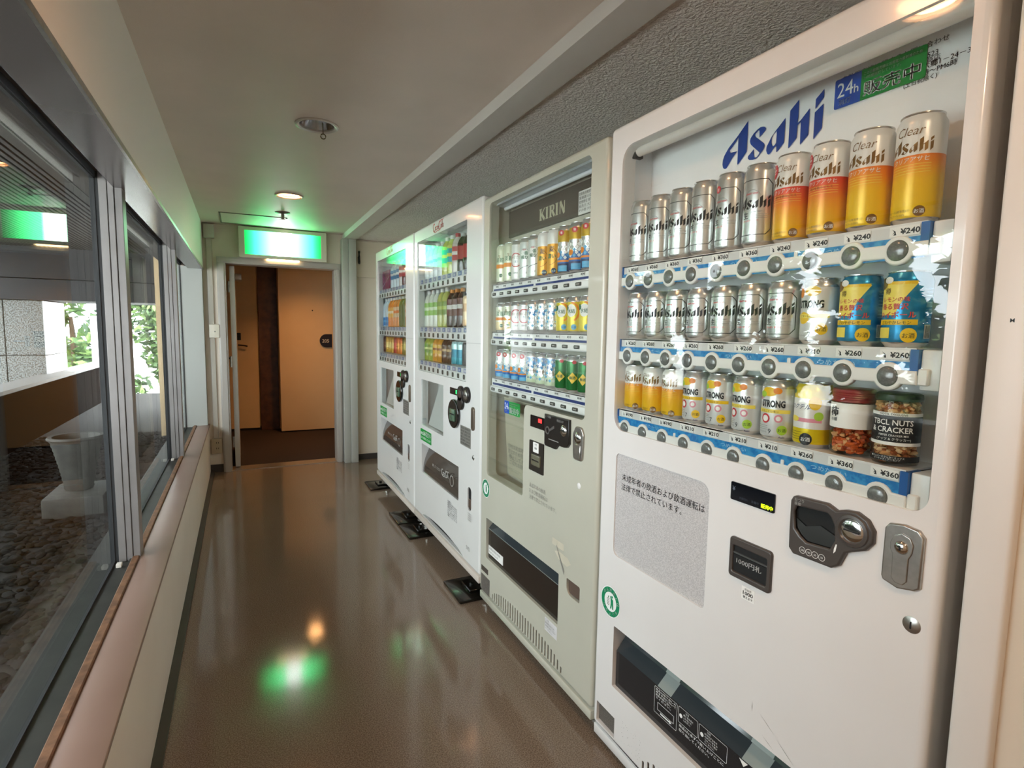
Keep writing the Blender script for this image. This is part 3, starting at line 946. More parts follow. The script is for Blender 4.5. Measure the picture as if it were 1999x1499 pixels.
def deco_silver(d, R, h):
    w = 0.074
    zf = 0.46 * h if h > 0.15 else 0.45 * h
    wlogo(d, 0.003, zf, w, R, kINK)
    d.wtext('生', -0.014, zf - 0.0195, 0.0165, R, kINK, 0.025)
    d.wtext('SUPER "DRY"', 0.012, zf - 0.0085, 0.0042, R, kGREY)
    d.wtext('スーパードライ', -0.002, zf - 0.0275, 0.0056, R, kRED, 0.02)
    d.wtext('DRAFT BEER', 0.0, zf + 0.031, 0.0052, R, kRED, 0.005)
    # clipped-corner frame line
    z0, z1, u0, u1, c = 0.15 * h, min(0.80 * h, h - 0.026), -0.044, 0.044, 0.011
    P = [(u0 + c, z0), (u1 - c, z0), (u1, z0 + c), (u1, z1 - c), (u1 - c, z1), (u0 + c, z1), (u0, z1 - c), (u0, z0 + c)]
    for i in range(8):
        d.wline(P[i], P[(i + 1) % 8], 0.0014, R, kINK, 10 if i % 4 in (0,) else 3)
    d.wring(0.0, zf + 0.020, 0.020, 0.0206, R, kGREY, 20, 0.15 * PI, 0.85 * PI)
    d.wtext('500ml' if h > 0.15 else '350ml', -0.022, 0.07 * h, 0.0075, R, kINK)
    for i in range(3):
        d.wline((0.004, zf - 0.013 - 0.0035 * i), (0.036, zf - 0.013 - 0.0035 * i), 0.0006, R, kGREY)


def deco_silver_badge(d, R, h):
    deco_silver(d, R, h)
    d.wdisc(-0.012, 0.80 * h, 0.0085, R + 0.0002, kRED)
    d.wtext('新', -0.012, 0.80 * h - 0.004, 0.009, R + 0.0004, kWHITE)


for hh, nm in ((H5, 'tall'), (H3, 'short')):
    can_kind('silver_' + nm, 'beer_can', hh, RA, [(0, 1, ALU_PRINT)], ALU_PRINT, deco_silver)
can_kind('silver_badge', 'beer_can', H5, RA, [(0, 1, ALU_PRINT)], ALU_PRINT, deco_silver_badge)


def deco_clear(badge):
    def f(d, R, h):
        d.wtext('Clear', -0.002, 0.795 * h, 0.021 if h > 0.15 else 0.014, R, kBROWN, -0.008, 0.95, 'C', 0.35)
        wlogo(d, 0.002, 0.635 * h, 0.066, R, kBROWN)
        d.wtext('クリアアサヒ', 0.002, 0.555 * h, 0.0098, R, kWHITE, 0.006, 1.0, 'C', 0.15)
        for i in range(4):
            d.wline((-0.03, 0.53 * h - 0.0045 * i), (0.034, 0.53 * h - 0.0045 * i), 0.0007, R, kLYEL, 8)
        d.wdisc(0.022, 0.105 * h, 0.0088, R, kBROWN)
        d.wtext('お酒', 0.022, 0.105 * h - 0.0032, 0.0078, R + 0.0002, kWHITE)
        d.wtext('リキュール(発泡性)①', -0.014, 0.105 * h, 0.0048, R, kBROWN)
        d.wtext('アルコール分5%', -0.014, 0.07 * h, 0.0045, R, kBROWN)
        if badge:
            d.wdisc(-0.030, 0.825 * h, 0.0125, R + 0.0003, kRED, 0.015)
            for i in range(4):
                d.wline((-0.038, 0.80 * h + 0.005 * i), (-0.022, 0.80 * h + 0.0065 * i), 0.0007, R + 0.0005, kWHITE)
            d.wtext('新発売', -0.030, 0.82 * h, 0.006, R + 0.0005, kWHITE)
            d.wtext('実りを飲みごたえ', 0.002, 0.505 * h, 0.0058, R + 0.0003, kBROWN, 0.006)
    return f


RED_RUN = Mramp('print_red_to_yellow', [(0.0, '#f0bf16'), (0.22, '#f0b51c'), (0.38, '#ee9a22'), (0.50, '#e8662b'), (0.62, '#dc3a2c'), (1.0, '#dc3a2c')], H5, 0.3, 0.15)
YEL_RUN = Mramp('print_orange_to_yellow', [(0.0, '#f4cc12'), (0.40, '#f5c114'), (0.52, '#f39a1e'), (0.62, '#ec7a1c'), (1.0, '#ec7a1c')], H5, 0.3, 0.15)
YEL_RUN_S = Mramp('print_orange_to_yellow_short', [(0.0, '#f4c51e'), (0.40, '#f5b82a'), (0.62, '#ee9a34'), (1.0, '#ee8a2c')], H3, 0.3, 0.15)
can_kind('clear_red', 'beer_can', H5, RA, [(0, 0.615, RED_RUN), (0.615, 1, CANWHITE)], CANWHITE, deco_clear(True))
can_kind('clear_yellow', 'beer_can', H5, RA, [(0, 0.615, YEL_RUN), (0.615, 1, CANWHITE)], CANWHITE, deco_clear(False))
can_kind('clear_short', 'beer_can', H3, RA, [(0, 0.60, YEL_RUN_S), (0.60, 1, CANWHITE)], CANWHITE, deco_clear(False))


def deco_strong(num, fruit, disc):
    def f(d, R, h):
        d.wtext('STRONG', 0.002, 0.555 * h, 0.0200, R, kINK, 0.045, 0.66, 'C')
        d.wdisc(-0.006, 0.80 * h, 0.018, R, kYEL, 0.010)
        d.wdisc(-0.022, 0.755 * h, 0.010, R + 0.0002, kLGREEN, 0.007)
        d.wdisc(0.012, 0.82 * h, 0.009, R + 0.0002, kOR, 0.007)
        d.wtext('極上', -0.026, 0.66 * h, 0.008, R, kRED, 0.01)
        d.wpatch(-0.036, 0.040, 0.455 * h, 0.515 * h, R, kYEL if num == '7' else kLYEL, 10)
        d.wtext('まるごとレモン', -0.004, 0.465 * h, 0.006, R + 0.0002, kBROWN, 0.01)
        d.wdisc(-0.012, 0.36 * h, 0.0105, R, fruit)
        d.wdisc(-0.012, 0.36 * h, 0.007, R + 0.0002, kWHITE)
        d.wdisc(0.016, 0.37 * h, 0.0085, R, kPINK)
        d.wdisc(0.016, 0.37 * h, 0.005, R + 0.0002, kWHITE)
        d.wdisc(0.024, 0.185 * h, 0.0105, R, disc)
        d.wtext('お酒', 0.024, 0.185 * h - 0.0036, 0.0085, R + 0.0002, kINK)
        d.wtext(num, -0.001, 0.115 * h, 0.015, R, kINK)
        d.wtext('アルコール', -0.018, 0.125 * h, 0.0045, R, kGREY)
        d.wtext('Asahi', 0.024, 0.055 * h, 0.0055, R, kNAVY, 0.02)
        for i in range(3):
            d.wline((-0.034, 0.24 * h - 0.004 * i), (-0.006, 0.24 * h - 0.004 * i), 0.0006, R, kGREY)
    return f


STRONGW = M('can_pearl_print', '#e2e2e0', 0.3, 0.35)
can_kind('strong7', 'spirits_can', H3, RA, [(0, 1, STRONGW)], ALU_PRINT, deco_strong('7', kRED, kYEL))
can_kind('strong9', 'spirits_can', H3, RA, [(0, 1, STRONGW)], ALU_PRINT, deco_strong('9', kRED, kLGREEN))


def deco_lemon7(d, R, h):
    d.wtext('STRONG', 0.002, 0.555 * h, 0.0200, R, kINK, 0.045, 0.66, 'C')
    d.wdisc(0.006, 0.80 * h, 0.016, R, kYEL, 0.010)
    d.wdisc(-0.022, 0.78 * h, 0.009, R, kOR, 0.010)
    d.wdisc(-0.032, 0.86 * h, 0.006, R + 0.0002, kRED)
    d.wdisc(-0.012, 0.40 * h, 0.014, R, kYEL, 0.012)
    d.wpatch(-0.036, 0.040, 0.40 * h, 0.46 * h, R + 0.0002, kLYEL, 10)
    d.wtext('ビターレモン', -0.002, 0.41 * h, 0.0062, R + 0.0004, kBROWN, 0.01)
    d.wdisc(0.026, 0.235 * h, 0.0115, R, kYEL)
    d.wtext('お酒', 0.026, 0.235 * h - 0.004, 0.0095, R + 0.0002, kINK)
    d.wtext('7', 0.004, 0.115 * h, 0.014, R, kINK)
    d.wtext('アルコール', -0.016, 0.125 * h, 0.0048, R, kGREY)


can_kind('lemon7', 'spirits_can', H3, RA, [(0, 1, STRONGW)], ALU_PRINT, deco_lemon7)


def deco_highball(d, R, h):
    lem = [(-0.016, 0.42 * h), (0.006, 0.45 * h), (0.022, 0.62 * h), (0.034, 0.90 * h), (0.012, 0.84 * h), (-0.014, 0.83 * h), (-0.03, 0.80 * h), (-0.034, 0.5 * h)]
    pts, fs = tess(lem)
    # fine strips keep the print on the curved wall
    for k in range(42):
        z0 = (0.42 + 0.01 * k) * h
        tt = k / 42
        d.wpatch(-0.036, -0.004 + 0.032 * tt ** 1.4, z0, z0 + 0.0102 * h, R, kLYEL, 6)
    d.wpatch(-0.036, 0.026, 0.82 * h, 0.86 * h, R + 0.0001, kYEL, 8)
    d.wdisc(-0.034, 0.84 * h, 0.012, R + 0.0003, kBROWN, 0.010)
    d.wdisc(-0.020, 0.88 * h, 0.009, R + 0.0003, kWHITE, 0.006)
    d.wtext('樽', -0.02, 0.70 * h, 0.012, R + 0.0004, kBROWN, 0.02)
    d.wtext('レモンの味', -0.006, 0.60 * h, 0.0095, R + 0.0004, kRED, 0.025)
    d.wtext('香る贅沢', -0.008, 0.50 * h, 0.0115, R + 0.0004, kRED, 0.03)
    d.wtext('ハイボール', -0.004, 0.39 * h, 0.0125, R + 0.0004, kRED, 0.03)
    d.wpatch(-0.038, 0.030, 0.295 * h, 0.365 * h, R + 0.0003, kYEL, 10)
    d.wtext('さわやかレモン', -0.004, 0.305 * h, 0.0072, R + 0.0005, kINK, 0.015)
    d.wpatch(-0.040, -0.012, 0.12 * h, 0.26 * h, R, kLYEL, 6)
    d.wdisc(0.018, 0.16 * h, 0.0125, R + 0.0002, kYEL)
    d.wtext('お酒', 0.018, 0.16 * h - 0.0042, 0.0098, R + 0.0004, kINK)
    for i in range(9):
        d.wline((0.042, 0.40 * h + 0.006 * i), (0.058, 0.40 * h + 0.006 * i), 0.0008, R, kLBLUE)
    d.wpatch(0.042, 0.058, 0.12 * h, 0.30 * h, R, kWHITE, 4)
    for i in range(7):
        d.wpatch(0.0435 + 0.002 * i, 0.0435 + 0.002 * i + (0.0012 if i % 2 else 0.0007), 0.13 * h, 0.29 * h, R + 0.0002, kINK, 1)


HBLUE = M('can_blue_print', '#1e8fc4', 0.25, 0.45, noise=(60, '#1579ad', 0.7))
can_kind('highball', 'highball_can', H3, RA, [(0, 1, HBLUE)], HBLUE, deco_highball)


def deco_yellowcan(d, R, h):
    d.wdisc(0.008, 0.11 * h + 0.004, 0.0125, R, kINK)
    d.wtext('お酒', 0.008, 0.11 * h, 0.0095, R + 0.0002, kWHITE)
    d.wtext('カクテル', -0.010, 0.60 * h, 0.012, R, kNAVY, 0.02, 1, 'C', 0.4)
    d.wdisc(0.022, 0.70 * h, 0.012, R, kYEL, 0.014)
    d.wdisc(0.030, 0.50 * h, 0.009, R, kLGREEN)
    d.wpatch(-0.034, 0.036, 0.40 * h, 0.46 * h, R, kPINK, 8)
    d.wdisc(-0.02, 0.44 * h, 0.012, R + 0.0002, kLYEL, 0.006)
    for i in range(4):
        d.wline((-0.034, 0.24 * h - 0.005 * i), (0.0, 0.24 * h - 0.005 * i), 0.0007, R, kINK)
    d.wdisc(-0.026, 0.86 * h, 0.005, R, kGREEN)


can_kind('yellow_can', 'cocktail_can', H3, RA, [(0, 0.30, M('can_yellow_print', '#e9cf1d', 0.28, 0.3)), (0.30, 0.36, CANWHITE), (0.36, 0.76, CANWHITE), (0.76, 1, M('can_yellow_print'))], M('can_yellow_print'), deco_yellowcan)

# ---- snack jars
CLEARP = Mglass('clear_jar_plastic', '#fbf6ef', 0.02)


def chips(seed, n, R, z0, z1, mats, size):
    rr = random.Random(seed)
    mb = MB()
    for i in range(n):
        a = rr.uniform(0, 2 * PI); z = rr.uniform(z0, z1); q = R * (0.80 - 0.2 * rr.random())
        s = size * rr.uniform(0.7, 1.2)
        rot = Matrix.Rotation(rr.uniform(0, PI), 3, 'Z') @ Matrix.Rotation(rr.uniform(0, PI), 3, 'X')
        vs = [tuple(Vector((q * math.cos(a), q * math.sin(a), z)) + rot @ Vector((v.x * s * 1.7, v.y * s, v.z * s * 0.8))) for v in iv]
        mb.add(vs, ifc, rr.randrange(len(mats)), True)
    return mb.mesh('filling', mats)


RJ = 0.0368
HJ = 0.128
jb = lambda nm: MB().lathe([(RJ * 0.7, 0.0), (RJ * 0.92, 0.003), (RJ, 0.012), (RJ, HJ * 0.76), (RJ * 0.98, HJ * 0.80), (RJ * 0.93, HJ * 0.82)], 32, 0).mesh(nm, CLEARP)
LIDRED = M('jar_lid_red', '#8f2a30', 0.35)
lidp = [(RJ * 0.96, HJ * 0.80), (RJ * 1.0, HJ * 0.81)]
for i in range(5):
    lidp += [(RJ * 1.0, HJ * (0.82 + 0.032 * i)), (RJ * 0.975, HJ * (0.835 + 0.032 * i))]
lidp += [(RJ * 0.96, HJ * 0.985), (RJ * 0.86, HJ), (0.0, HJ)]
d = MB()
d.wpatch(-0.045, 0.06, HJ * 0.42, HJ * 0.79, RJ + 0.0006, kWHITE, 14)
d.wtext('柿', -0.014, HJ * 0.60, 0.020, RJ + 0.001, kINK, 0.04)
d.wtext('の種', -0.014, HJ * 0.52, 0.008, RJ + 0.001, kGREY, 0.02)
CHO = [M('cracker_orange', '#c8622c', 0.5), M('cracker_red', '#a5461f', 0.5), M('peanut_tan', '#d8a876', 0.5)]
kind('jar_red', 'snack_jar', 'jar', [('jar_body', jb('jar_body')), ('screw_lid', MB().lathe(lidp, 32, 0).mesh('screw_lid', LIDRED)), ('filling', chips(4, 520, RJ * 0.93, 0.008, HJ * 0.76, CHO, 0.0052)), ('label_print', d.mesh('label_print', DECALS))])
d = MB()
d.wpatch(-0.056, 0.060, HJ * 0.34, HJ * 0.70, RJ + 0.0006, kINK, 16)
d.wpatch(-0.056, 0.060, HJ * 0.70, HJ * 0.745, RJ + 0.0006, kWHITE, 16)
d.wpatch(-0.056, 0.060, HJ * 0.295, HJ * 0.34, RJ + 0.0006, kWHITE, 16)
d.wpatch(-0.056, 0.060, HJ * 0.07, HJ * 0.15, RJ + 0.0006, kINK, 16)
d.wtext('HOTEL EXCLUSIVE', 0.006, HJ * 0.708, 0.0052, RJ + 0.001, kINK, 0.01)
d.wtext('TBCL NUTS', 0.004, HJ * 0.575, 0.0135, RJ + 0.001, kWHITE, 0.015, 0.95)
d.wtext('& CRACKER', 0.004, HJ * 0.475, 0.0135, RJ + 0.001, kWHITE, 0.015, 0.95)
d.wtext('PEPPER CRACKER MIX', 0.008, HJ * 0.42, 0.0048, RJ + 0.001, kWHITE, 0.005)
d.wtext('(ナッツ & クラッカー)', 0.008, HJ * 0.365, 0.0056, RJ + 0.001, kWHITE, 0.005)
d.wtext('●ペッパークラッカーミックス', 0.0, HJ * 0.115, 0.004, RJ + 0.001, kWHITE)
d.wtext('ピーナッツ・アーモンド', 0.0, HJ * 0.085, 0.004, RJ + 0.001, kWHITE)
NUT = [M('nut_tan', '#c99a68', 0.5), M('almond_brown', '#9a5a34', 0.5), M('cracker_pale', '#e0bf95', 0.5)]
lidk = [(RJ * 0.93, HJ * 0.82), (RJ * 0.95, HJ * 0.90), (RJ * 0.96, HJ * 0.905), (RJ * 0.98, HJ * 0.93), (RJ * 0.96, HJ * 0.985), (RJ * 0.86, HJ), (0.0, HJ)]
kind('jar_nuts', 'snack_jar', 'jar', [('jar_body', MB().lathe([(RJ * 0.7, 0.0), (RJ * 0.94, 0.003), (RJ, 0.010), (RJ, HJ * 0.82), (RJ * 0.955, HJ * 0.905)], 32, 0).mesh('jar_body', CLEARP)),
     ('screw_lid', MB().lathe(lidk[1:], 32, 0).mesh('screw_lid', M('jar_lid_dark', '#1e2a22', 0.4))), ('filling', chips(9, 520, RJ * 0.93, 0.008, HJ * 0.86, NUT, 0.0056)), ('label_print', d.mesh('label_print', DECALS))])

# ---- drinks of the second machine
RK = 0.0328


def deco_k(fn):
    return fn


def dk_cream(d, R, h):
    d.wpatch(-0.05, 0.05, 0.40 * h, 0.50 * h, R, kOR, 12)
    d.wtext('淡麗', 0.004, 0.56 * h, 0.022, R, kGREEN, 0.02)
    d.wtext('生', 0.004, 0.66 * h, 0.016, R, kBROWN, 0.02)
    d.wdisc(0.012, 0.22 * h, 0.008, R, kGREEN)
    d.wtext('お酒', 0.012, 0.20 * h, 0.007, R + 0.0002, kWHITE)


def dk_redring(d, R, h):
    d.wring(0.006, 0.52 * h, 0.025, 0.029, R, kRED, 28)
    d.wring(0.006, 0.52 * h, 0.021, 0.022, R, kPINK, 28)
    d.wtext('のどごし', 0.006, 0.56 * h, 0.011, R, kBROWN, 0.02)
    d.wtext('〈生〉', 0.006, 0.46 * h, 0.010, R, kNAVY, 0.02)
    d.wtext('ZERO', 0.006, 0.20 * h, 0.008, R, kGREY, 0.02)


def dk_lager(d, R, h):
    d.wdisc(0.006, 0.62 * h, 0.020, R, kWHITE)
    d.wring(0.006, 0.62 * h, 0.0195, 0.0205, R + 0.0001, kGREY)
    d.wtext('一番', 0.006, 0.60 * h, 0.016, R + 0.0002, kGREEN, 0.03)
    d.wtext('搾り', 0.006, 0.50 * h, 0.016, R + 0.0002, kGREEN, 0.03)
    d.wtext('BEER', 0.006, 0.70 * h, 0.007, R + 0.0002, kRED, 0.02)
    d.wline((-0.03, 0.25 * h), (0.04, 0.38 * h), 0.003, R, kGREY, 8)
    d.wtext('お酒', 0.012, 0.16 * h, 0.008, R, kGREY)


def dk_gold(d, R, h):
    d.wring(-0.004, 0.42 * h, 0.030, 0.0318, R, kBROWN, 28, -PI / 2, PI / 2)
    d.wtext('麦', 0.004, 0.52 * h, 0.022, R, kNAVY, 0.03)
    d.wtext('濃い', 0.004, 0.38 * h, 0.018, R, kGREEN, 0.03)
    d.wdisc(0.014, 0.11 * h, 0.010, R, kNAVY)
    d.wtext('お酒', 0.014, 0.09 * h, 0.008, R + 0.0002, kWHITE)


def dk_diamond(d, R, h):
    for i in range(5):
        for j in range(5):
            u = -0.034 + 0.017 * i + (0.0085 if j % 2 else 0); z = (0.34 + 0.055 * j) * h
            q = 0.007
            pts = [(u, z - q), (u + q, z), (u, z + q), (u - q, z)]
            d.wrap(pts, [(0, 1, 2, 3)], R, kWHITE if (i + j) % 2 else (kLBLUE if j < 3 else kALU))
    d.wdisc(0.0, 0.88 * h - 0.006, 0.012, R + 0.0002, kRED, 0.010)
    d.wtext('強', 0.0, 0.86 * h - 0.006, 0.010, R + 0.0004, kWHITE, 0.02)
    d.wdisc(-0.016, 0.40 * h, 0.012, R + 0.0002, kOR, 0.010)
    d.wpatch(-0.03, 0.036, 0.25 * h, 0.29 * h, R + 0.0002, kOR, 8)
    d.wpatch(-0.012, 0.024, 0.06 * h, 0.18 * h, R + 0.0002, kLBLUE, 6)


def dk_citrus(d, R, h):
    d.wdisc(0.0, 0.62 * h, 0.020, R, kWHITE, 0.022)
    d.wring(-0.004, 0.58 * h, 0.030, 0.036, R + 0.0001, kOR, 24, -PI / 3, PI / 2.2)
    d.wdisc(-0.022, 0.70 * h, 0.010, R, kGREEN)
    d.wtext('氷結', 0.0, 0.56 * h, 0.016, R + 0.0002, kGREEN, 0.02)
    d.wdisc(0.012, 0.18 * h, 0.010, R, kLBLUE)
    d.wtext('お酒', 0.012, 0.155 * h, 0.008, R + 0.0002, kNAVY)


def dk_ice(d, R, h):
    for i in range(6):
        for j in range(6):
            u = -0.034 + 0.0135 * i + (0.007 if j % 2 else 0); z = (0.22 + 0.11 * j) * h; q = 0.0065
            d.wrap([(u, z - q), (u + q, z), (u, z + q), (u - q, z)], [(0, 1, 2, 3)], R, (kLBLUE, kWHITE, kALU)[(i + 2 * j) % 3])
    d.wtext('氷結', 0.004, 0.55 * h, 0.016, R + 0.0003, kBLUE, 0.02)


def dk_greenlabel(d, R, h):
    for z in (0.40,):
        q = 0.020
        d.wrap([(0.004, z * h - q), (0.004 + q, z * h), (0.004, z * h + q), (0.004 - q, z * h)], [(0, 1, 2), (0, 2, 3)], R + 0.001, kYEL)
    d.wdisc(0.01, 0.83 * h, 0.008, R, kRED, 0.006)
    d.wtext('梅酒', 0.004, 0.37 * h, 0.012, R + 0.0014, kGREEN, 0.02)


CR = M('can_cream_print', '#dfe0c8', 0.3, 0.2)
can_kind('k_cream_t', 'beer_can', H5 * 0.94, RK, [(0, 1, CR)], CR, dk_cream)
can_kind('k_ring_t', 'beer_can', H5 * 0.94, RK, [(0, 1, CANWHITE)], ALU_PRINT, dk_redring)
can_kind('k_lager_t', 'beer_can', H5 * 0.94, RK, [(0, 1, M('can_pale_silver', '#dddfdc', 0.3, 0.4))], ALU_PRINT, dk_lager)
GO = M('can_gold_print', '#e0a02a', 0.3, 0.25)
can_kind('k_gold_t', 'beer_can', H5 * 0.94, RK, [(0, 0.68, GO), (0.68, 1, CANWHITE)], CANWHITE, dk_gold)
can_kind('k_diamond_t', 'beer_can', H5 * 0.94, RK, [(0, 0.22, NAVYINK), (0.22, 0.42, BLUEINK), (0.42, 0.66, ALU_PRINT), (0.66, 1, M('can_mustard', '#c9a32b', 0.3, 0.3))], ALU_PRINT, dk_diamond)
can_kind('k_cream_s', 'beer_can', H3 * 0.97, RK, [(0, 0.35, M('can_peach', '#e8cfa0', 0.3, 0.2)), (0.35, 1, CR)], ALU_PRINT, dk_cream)
can_kind('k_ring_s', 'beer_can', H3 * 0.97, RK, [(0, 1, CANWHITE)], ALU_PRINT, dk_redring)
can_kind('k_ice_s', 'cocktail_can', H3 * 0.97, RK, [(0, 1, ALU_PRINT)], ALU_PRINT, dk_ice)
can_kind('k_citrus_s', 'cocktail_can', H3 * 0.97, RK, [(0, 1, M('can_lemon_print', '#e6cf3e', 0.3, 0.25))], ALU_PRINT, dk_citrus)
can_kind('k_diamond_s', 'beer_can', H3 * 0.97, RK, [(0, 0.30, BLUEINK), (0.30, 0.5, LBLUEINK), (0.5, 1, ALU_PRINT)], ALU_PRINT, dk_diamond)
can_kind('k_blue_s', 'cocktail_can', H3 * 0.97, RK, [(0, 0.35, M('can_mint', '#dbe8c8', 0.3, 0.2)), (0.35, 0.65, ALU_PRINT), (0.65, 1, M('can_steel_blue', '#8fa9cf', 0.3, 0.35))], ALU_PRINT, dk_ice)
GR = M('can_deep_green', '#2e7a3c', 0.25, 0.35)
can_kind('k_green_s', 'plum_wine_can', H3 * 0.97, RK, [(0, 0.9, GR), (0.9, 1, M('can_mid_green', '#4b9a4d', 0.3, 0.3))], ALU_PRINT, dk_greenlabel)


# ---- bottles and cans of the two far machines
def bottle_kind(key, h, R, liquid, label, cap, lz=(0.32, 0.66), name='drink_bottle', stripe=None):
    q = R * 0.36
    prof = [(R * 0.75, 0.0), (R * 0.95, 0.004), (R, 0.012), (R, lz[0] * h), (R * 0.985, lz[0] * h), (R * 0.985, lz[1] * h), (R, lz[1] * h), (R * 0.97, 0.72 * h), (R * 0.75, 0.82 * h), (q * 1.05, 0.90 * h), (q, 0.93 * h)]
    body = MB().lathe(prof, 20, 0).mesh('bottle_body', M('drink_' + liquid.strip('#'), liquid, 0.12, coat=0.6))
    lb = MB().lathe([(R * 1.004, lz[0] * h), (R * 1.004, lz[1] * h)], 20, 0, cap=False)
    if stripe:
        lb.lathe([(R * 1.01, (lz[0] * 0.6 + lz[1] * 0.4) * h), (R * 1.01, (lz[0] * 0.35 + lz[1] * 0.65) * h)], 20, 1, cap=False)
    kind(key, name, 'bottle', [('bottle_body', body), ('label_sleeve', lb.mesh('label_sleeve', [M('sleeve_' + label.strip('#'), label, 0.35), M('sleeve_' + (stripe or label).strip('#'), stripe or label, 0.35)])),
         ('cap', MB().lathe([(q * 1.15, 0.905 * h), (q * 1.2, 0.91 * h), (q * 1.2, 0.99 * h), (q * 1.05, h), (0, h)], 16, 0).mesh('cap', M('cap_' + cap.strip('#'), cap, 0.4)))])


def plain_can(key, h, R, cols, name='drink_can'):
    zs = [(i / len(cols), (i + 1) / len(cols), M('tin_' + c.strip('#'), c, 0.3, 0.3)) for i, c in enumerate(cols)]
    kind(key, name, 'can', [('can_body', can_mesh(h, R, zs, zs[-1][2])), ('lid', lid_mesh(h, R))])


RB = 0.033
bottle_kind('b_pale', 0.205, RB, '#dfe6e6', '#e9eef2', '#f2f2f2', stripe='#8fb5d6')
bottle_kind('b_teal', 0.215, RB, '#cfd86a', '#2aa3b8', '#f0f0f0', stripe='#f2d44a')
bottle_kind('b_red', 0.205, RB, '#6b2020', '#c72f35', '#d8363d', stripe='#f4f1ee')
bottle_kind('b_cola', 0.205, RB, '#2a1512', '#b5262c', '#c8c8c8')
bottle_kind('b_clear', 0.225, RB, '#dfe5da', '#8cc15a', '#e8e8e8', stripe='#dceccc')
bottle_kind('b_tea', 0.225, RB, '#b9c06a', '#7f9a3e', '#e8e8e0', stripe='#b7c95e')
bottle_kind('b_coffee', 0.21, RB, '#3a2119', '#6b3a2c', '#d98a2c', (0.30, 0.74), stripe='#d8d4cc')
bottle_kind('b_green_s', 0.155, RB, '#9db04a', '#6f9a37', '#eceae4', stripe='#cfd98c')
bottle_kind('b_orange_s', 0.155, RB, '#d99a3a', '#e0b23c', '#efede8', stripe='#9a5a2c')
bottle_kind('b_dark_s', 0.155, RB, '#4a3424', '#5c4029', '#d9d6d0', stripe='#c9a878')
bottle_kind('b_blue', 0.225, RB, '#cfe0ee', '#2f7fc6', '#f2f2f2', (0.05, 0.34), stripe='#5fa4da')
bottle_kind('b_orange', 0.225, RB, '#ef8f2c', '#f2b23c', '#f2f2f2', stripe='#f6e6c4')
bottle_kind('b_peach', 0.225, RB, '#ef9a4a', '#e9c9a0', '#e9e6df', stripe='#f07f2c')
bottle_kind('b_olive', 0.225, RB, '#7f7f34', '#6f7430', '#e0e0d0', (0.06, 0.70))
bottle_kind('b_pinkcap', 0.20, RB, '#cfdfe8', '#3f86bd', '#d8486a', stripe='#f1f4f6')
bottle_kind('b_redcap', 0.215, RB, '#e5ddd6', '#c5464a', '#c93c48', stripe='#f2efe9')
plain_can('c_tan', 0.165, RB, ['#d9b183', '#e3c7a0', '#b98f63', '#e3c7a0'])
plain_can('c_teal', 0.132, RB, ['#4aa3b5', '#2f7f96', '#bfe0e0'])
plain_can('c_black', 0.132, RB, ['#1c1c1e', '#2b2b2d', '#1c1c1e'])
plain_can('c_brown', 0.132, RB, ['#5c2f20', '#7a4a2c', '#4a2418'])
plain_can('c_gold', 0.132, RB, ['#c9a13c', '#dcc27a', '#b0862c'])
plain_can('c_red', 0.132, RB, ['#b3302c', '#c84a3a', '#8f2420'])
plain_can('c_orange', 0.132, RB, ['#d97a2c', '#e39a4a', '#c45f24'])
plain_can('c_olive', 0.132, RB, ['#8a7a34', '#a8964a', '#6f6228'])
# ================================================================== vending machines
DOORW = M('machine_door_white', '#e9e7e5', 0.22, coat=0.35, noise=(3, '#e2dfdc', 0.5))
DOORK = M('machine_door_ivory', '#c3c2b3', 0.25, coat=0.3, noise=(3, '#bbb9aa', 0.5))
DOORC = M('machine_door_cool_white', '#e6e6e3', 0.2, coat=0.4, noise=(3, '#dfdedb', 0.5))
INNERW = M('display_white', '#f5f6f8', 0.4)
INNERK = M('display_ivory', '#c9c4b4', 0.45)
SHELFW = M('shelf_white_plastic', '#eeece9', 0.3)
PALEGREY = M('rail_pale_grey', '#d9d9d7', 0.4)
CARD = M('price_card', '#f1f0ec', 0.45)
BLUESTRIP = M('blue_rail_strip', '#1673b9', 0.3, noise=(90, '#3f9ad2', 0.8, 0.42, 0.6))
BLUEDARK = M('blue_end_strip', '#0f57a0', 0.35)
NAVYSTRIP = M('navy_rail_strip', '#22336d', 0.35, noise=(120, '#44528a', 0.6))
SMOKE = M('smoky_flap', '#22262a', 0.12, coat=0.5)
SMOKE2 = M('smoky_flap_slope', '#333a3e', 0.10, coat=0.6)
HOLE = M('dark_recess', '#0e0e0e', 0.7)
FLAPPATCH = M('flap_pale_patch', '#8f9996', 0.2, coat=0.4)
COINGREY = M('coin_unit_grey', '#4b4643', 0.32)
BTN = M('grey_button', '#6f7372', 0.15, coat=0.5, noise=(300, '#565a59', 0.6))
BTNRIM = M('button_rim', '#4a4d4d', 0.4)
GREENST = M('green_sticker', '#17913d', 0.4)
BLUEST = M('blue_sticker', '#1c4fb4', 0.4)
PRINTW = M('white_print', '#f4f5f2', 0.45)
PRINTK = M('dark_print', '#2b2b2c', 0.5)
PRINTG = M('faint_print', '#8a8880', 0.5)
BLUELOGO = M('deep_blue_logo', '#0f3f99', 0.4)
REDLOGO = M('red_logo', '#c5464c', 0.4)
SPECK = M('speckled_panel', '#cfcccb', 0.5, noise=(420, '#aeabab', 0.8, 0.42, 0.58))
RECY = M('recycling_green', '#128a5d', 0.4)
YENLIT = M('lit_yellow_green', '#c7e11c', 0.5, emit=('#c3e01c', 1.6))
REDLIT = M('lit_red', '#e02a2a', 0.5, emit=('#ff2f2f', 2.0))
GREENLIT = M('lit_green', '#2ae06a', 0.5, emit=('#2bff70', 2.2))
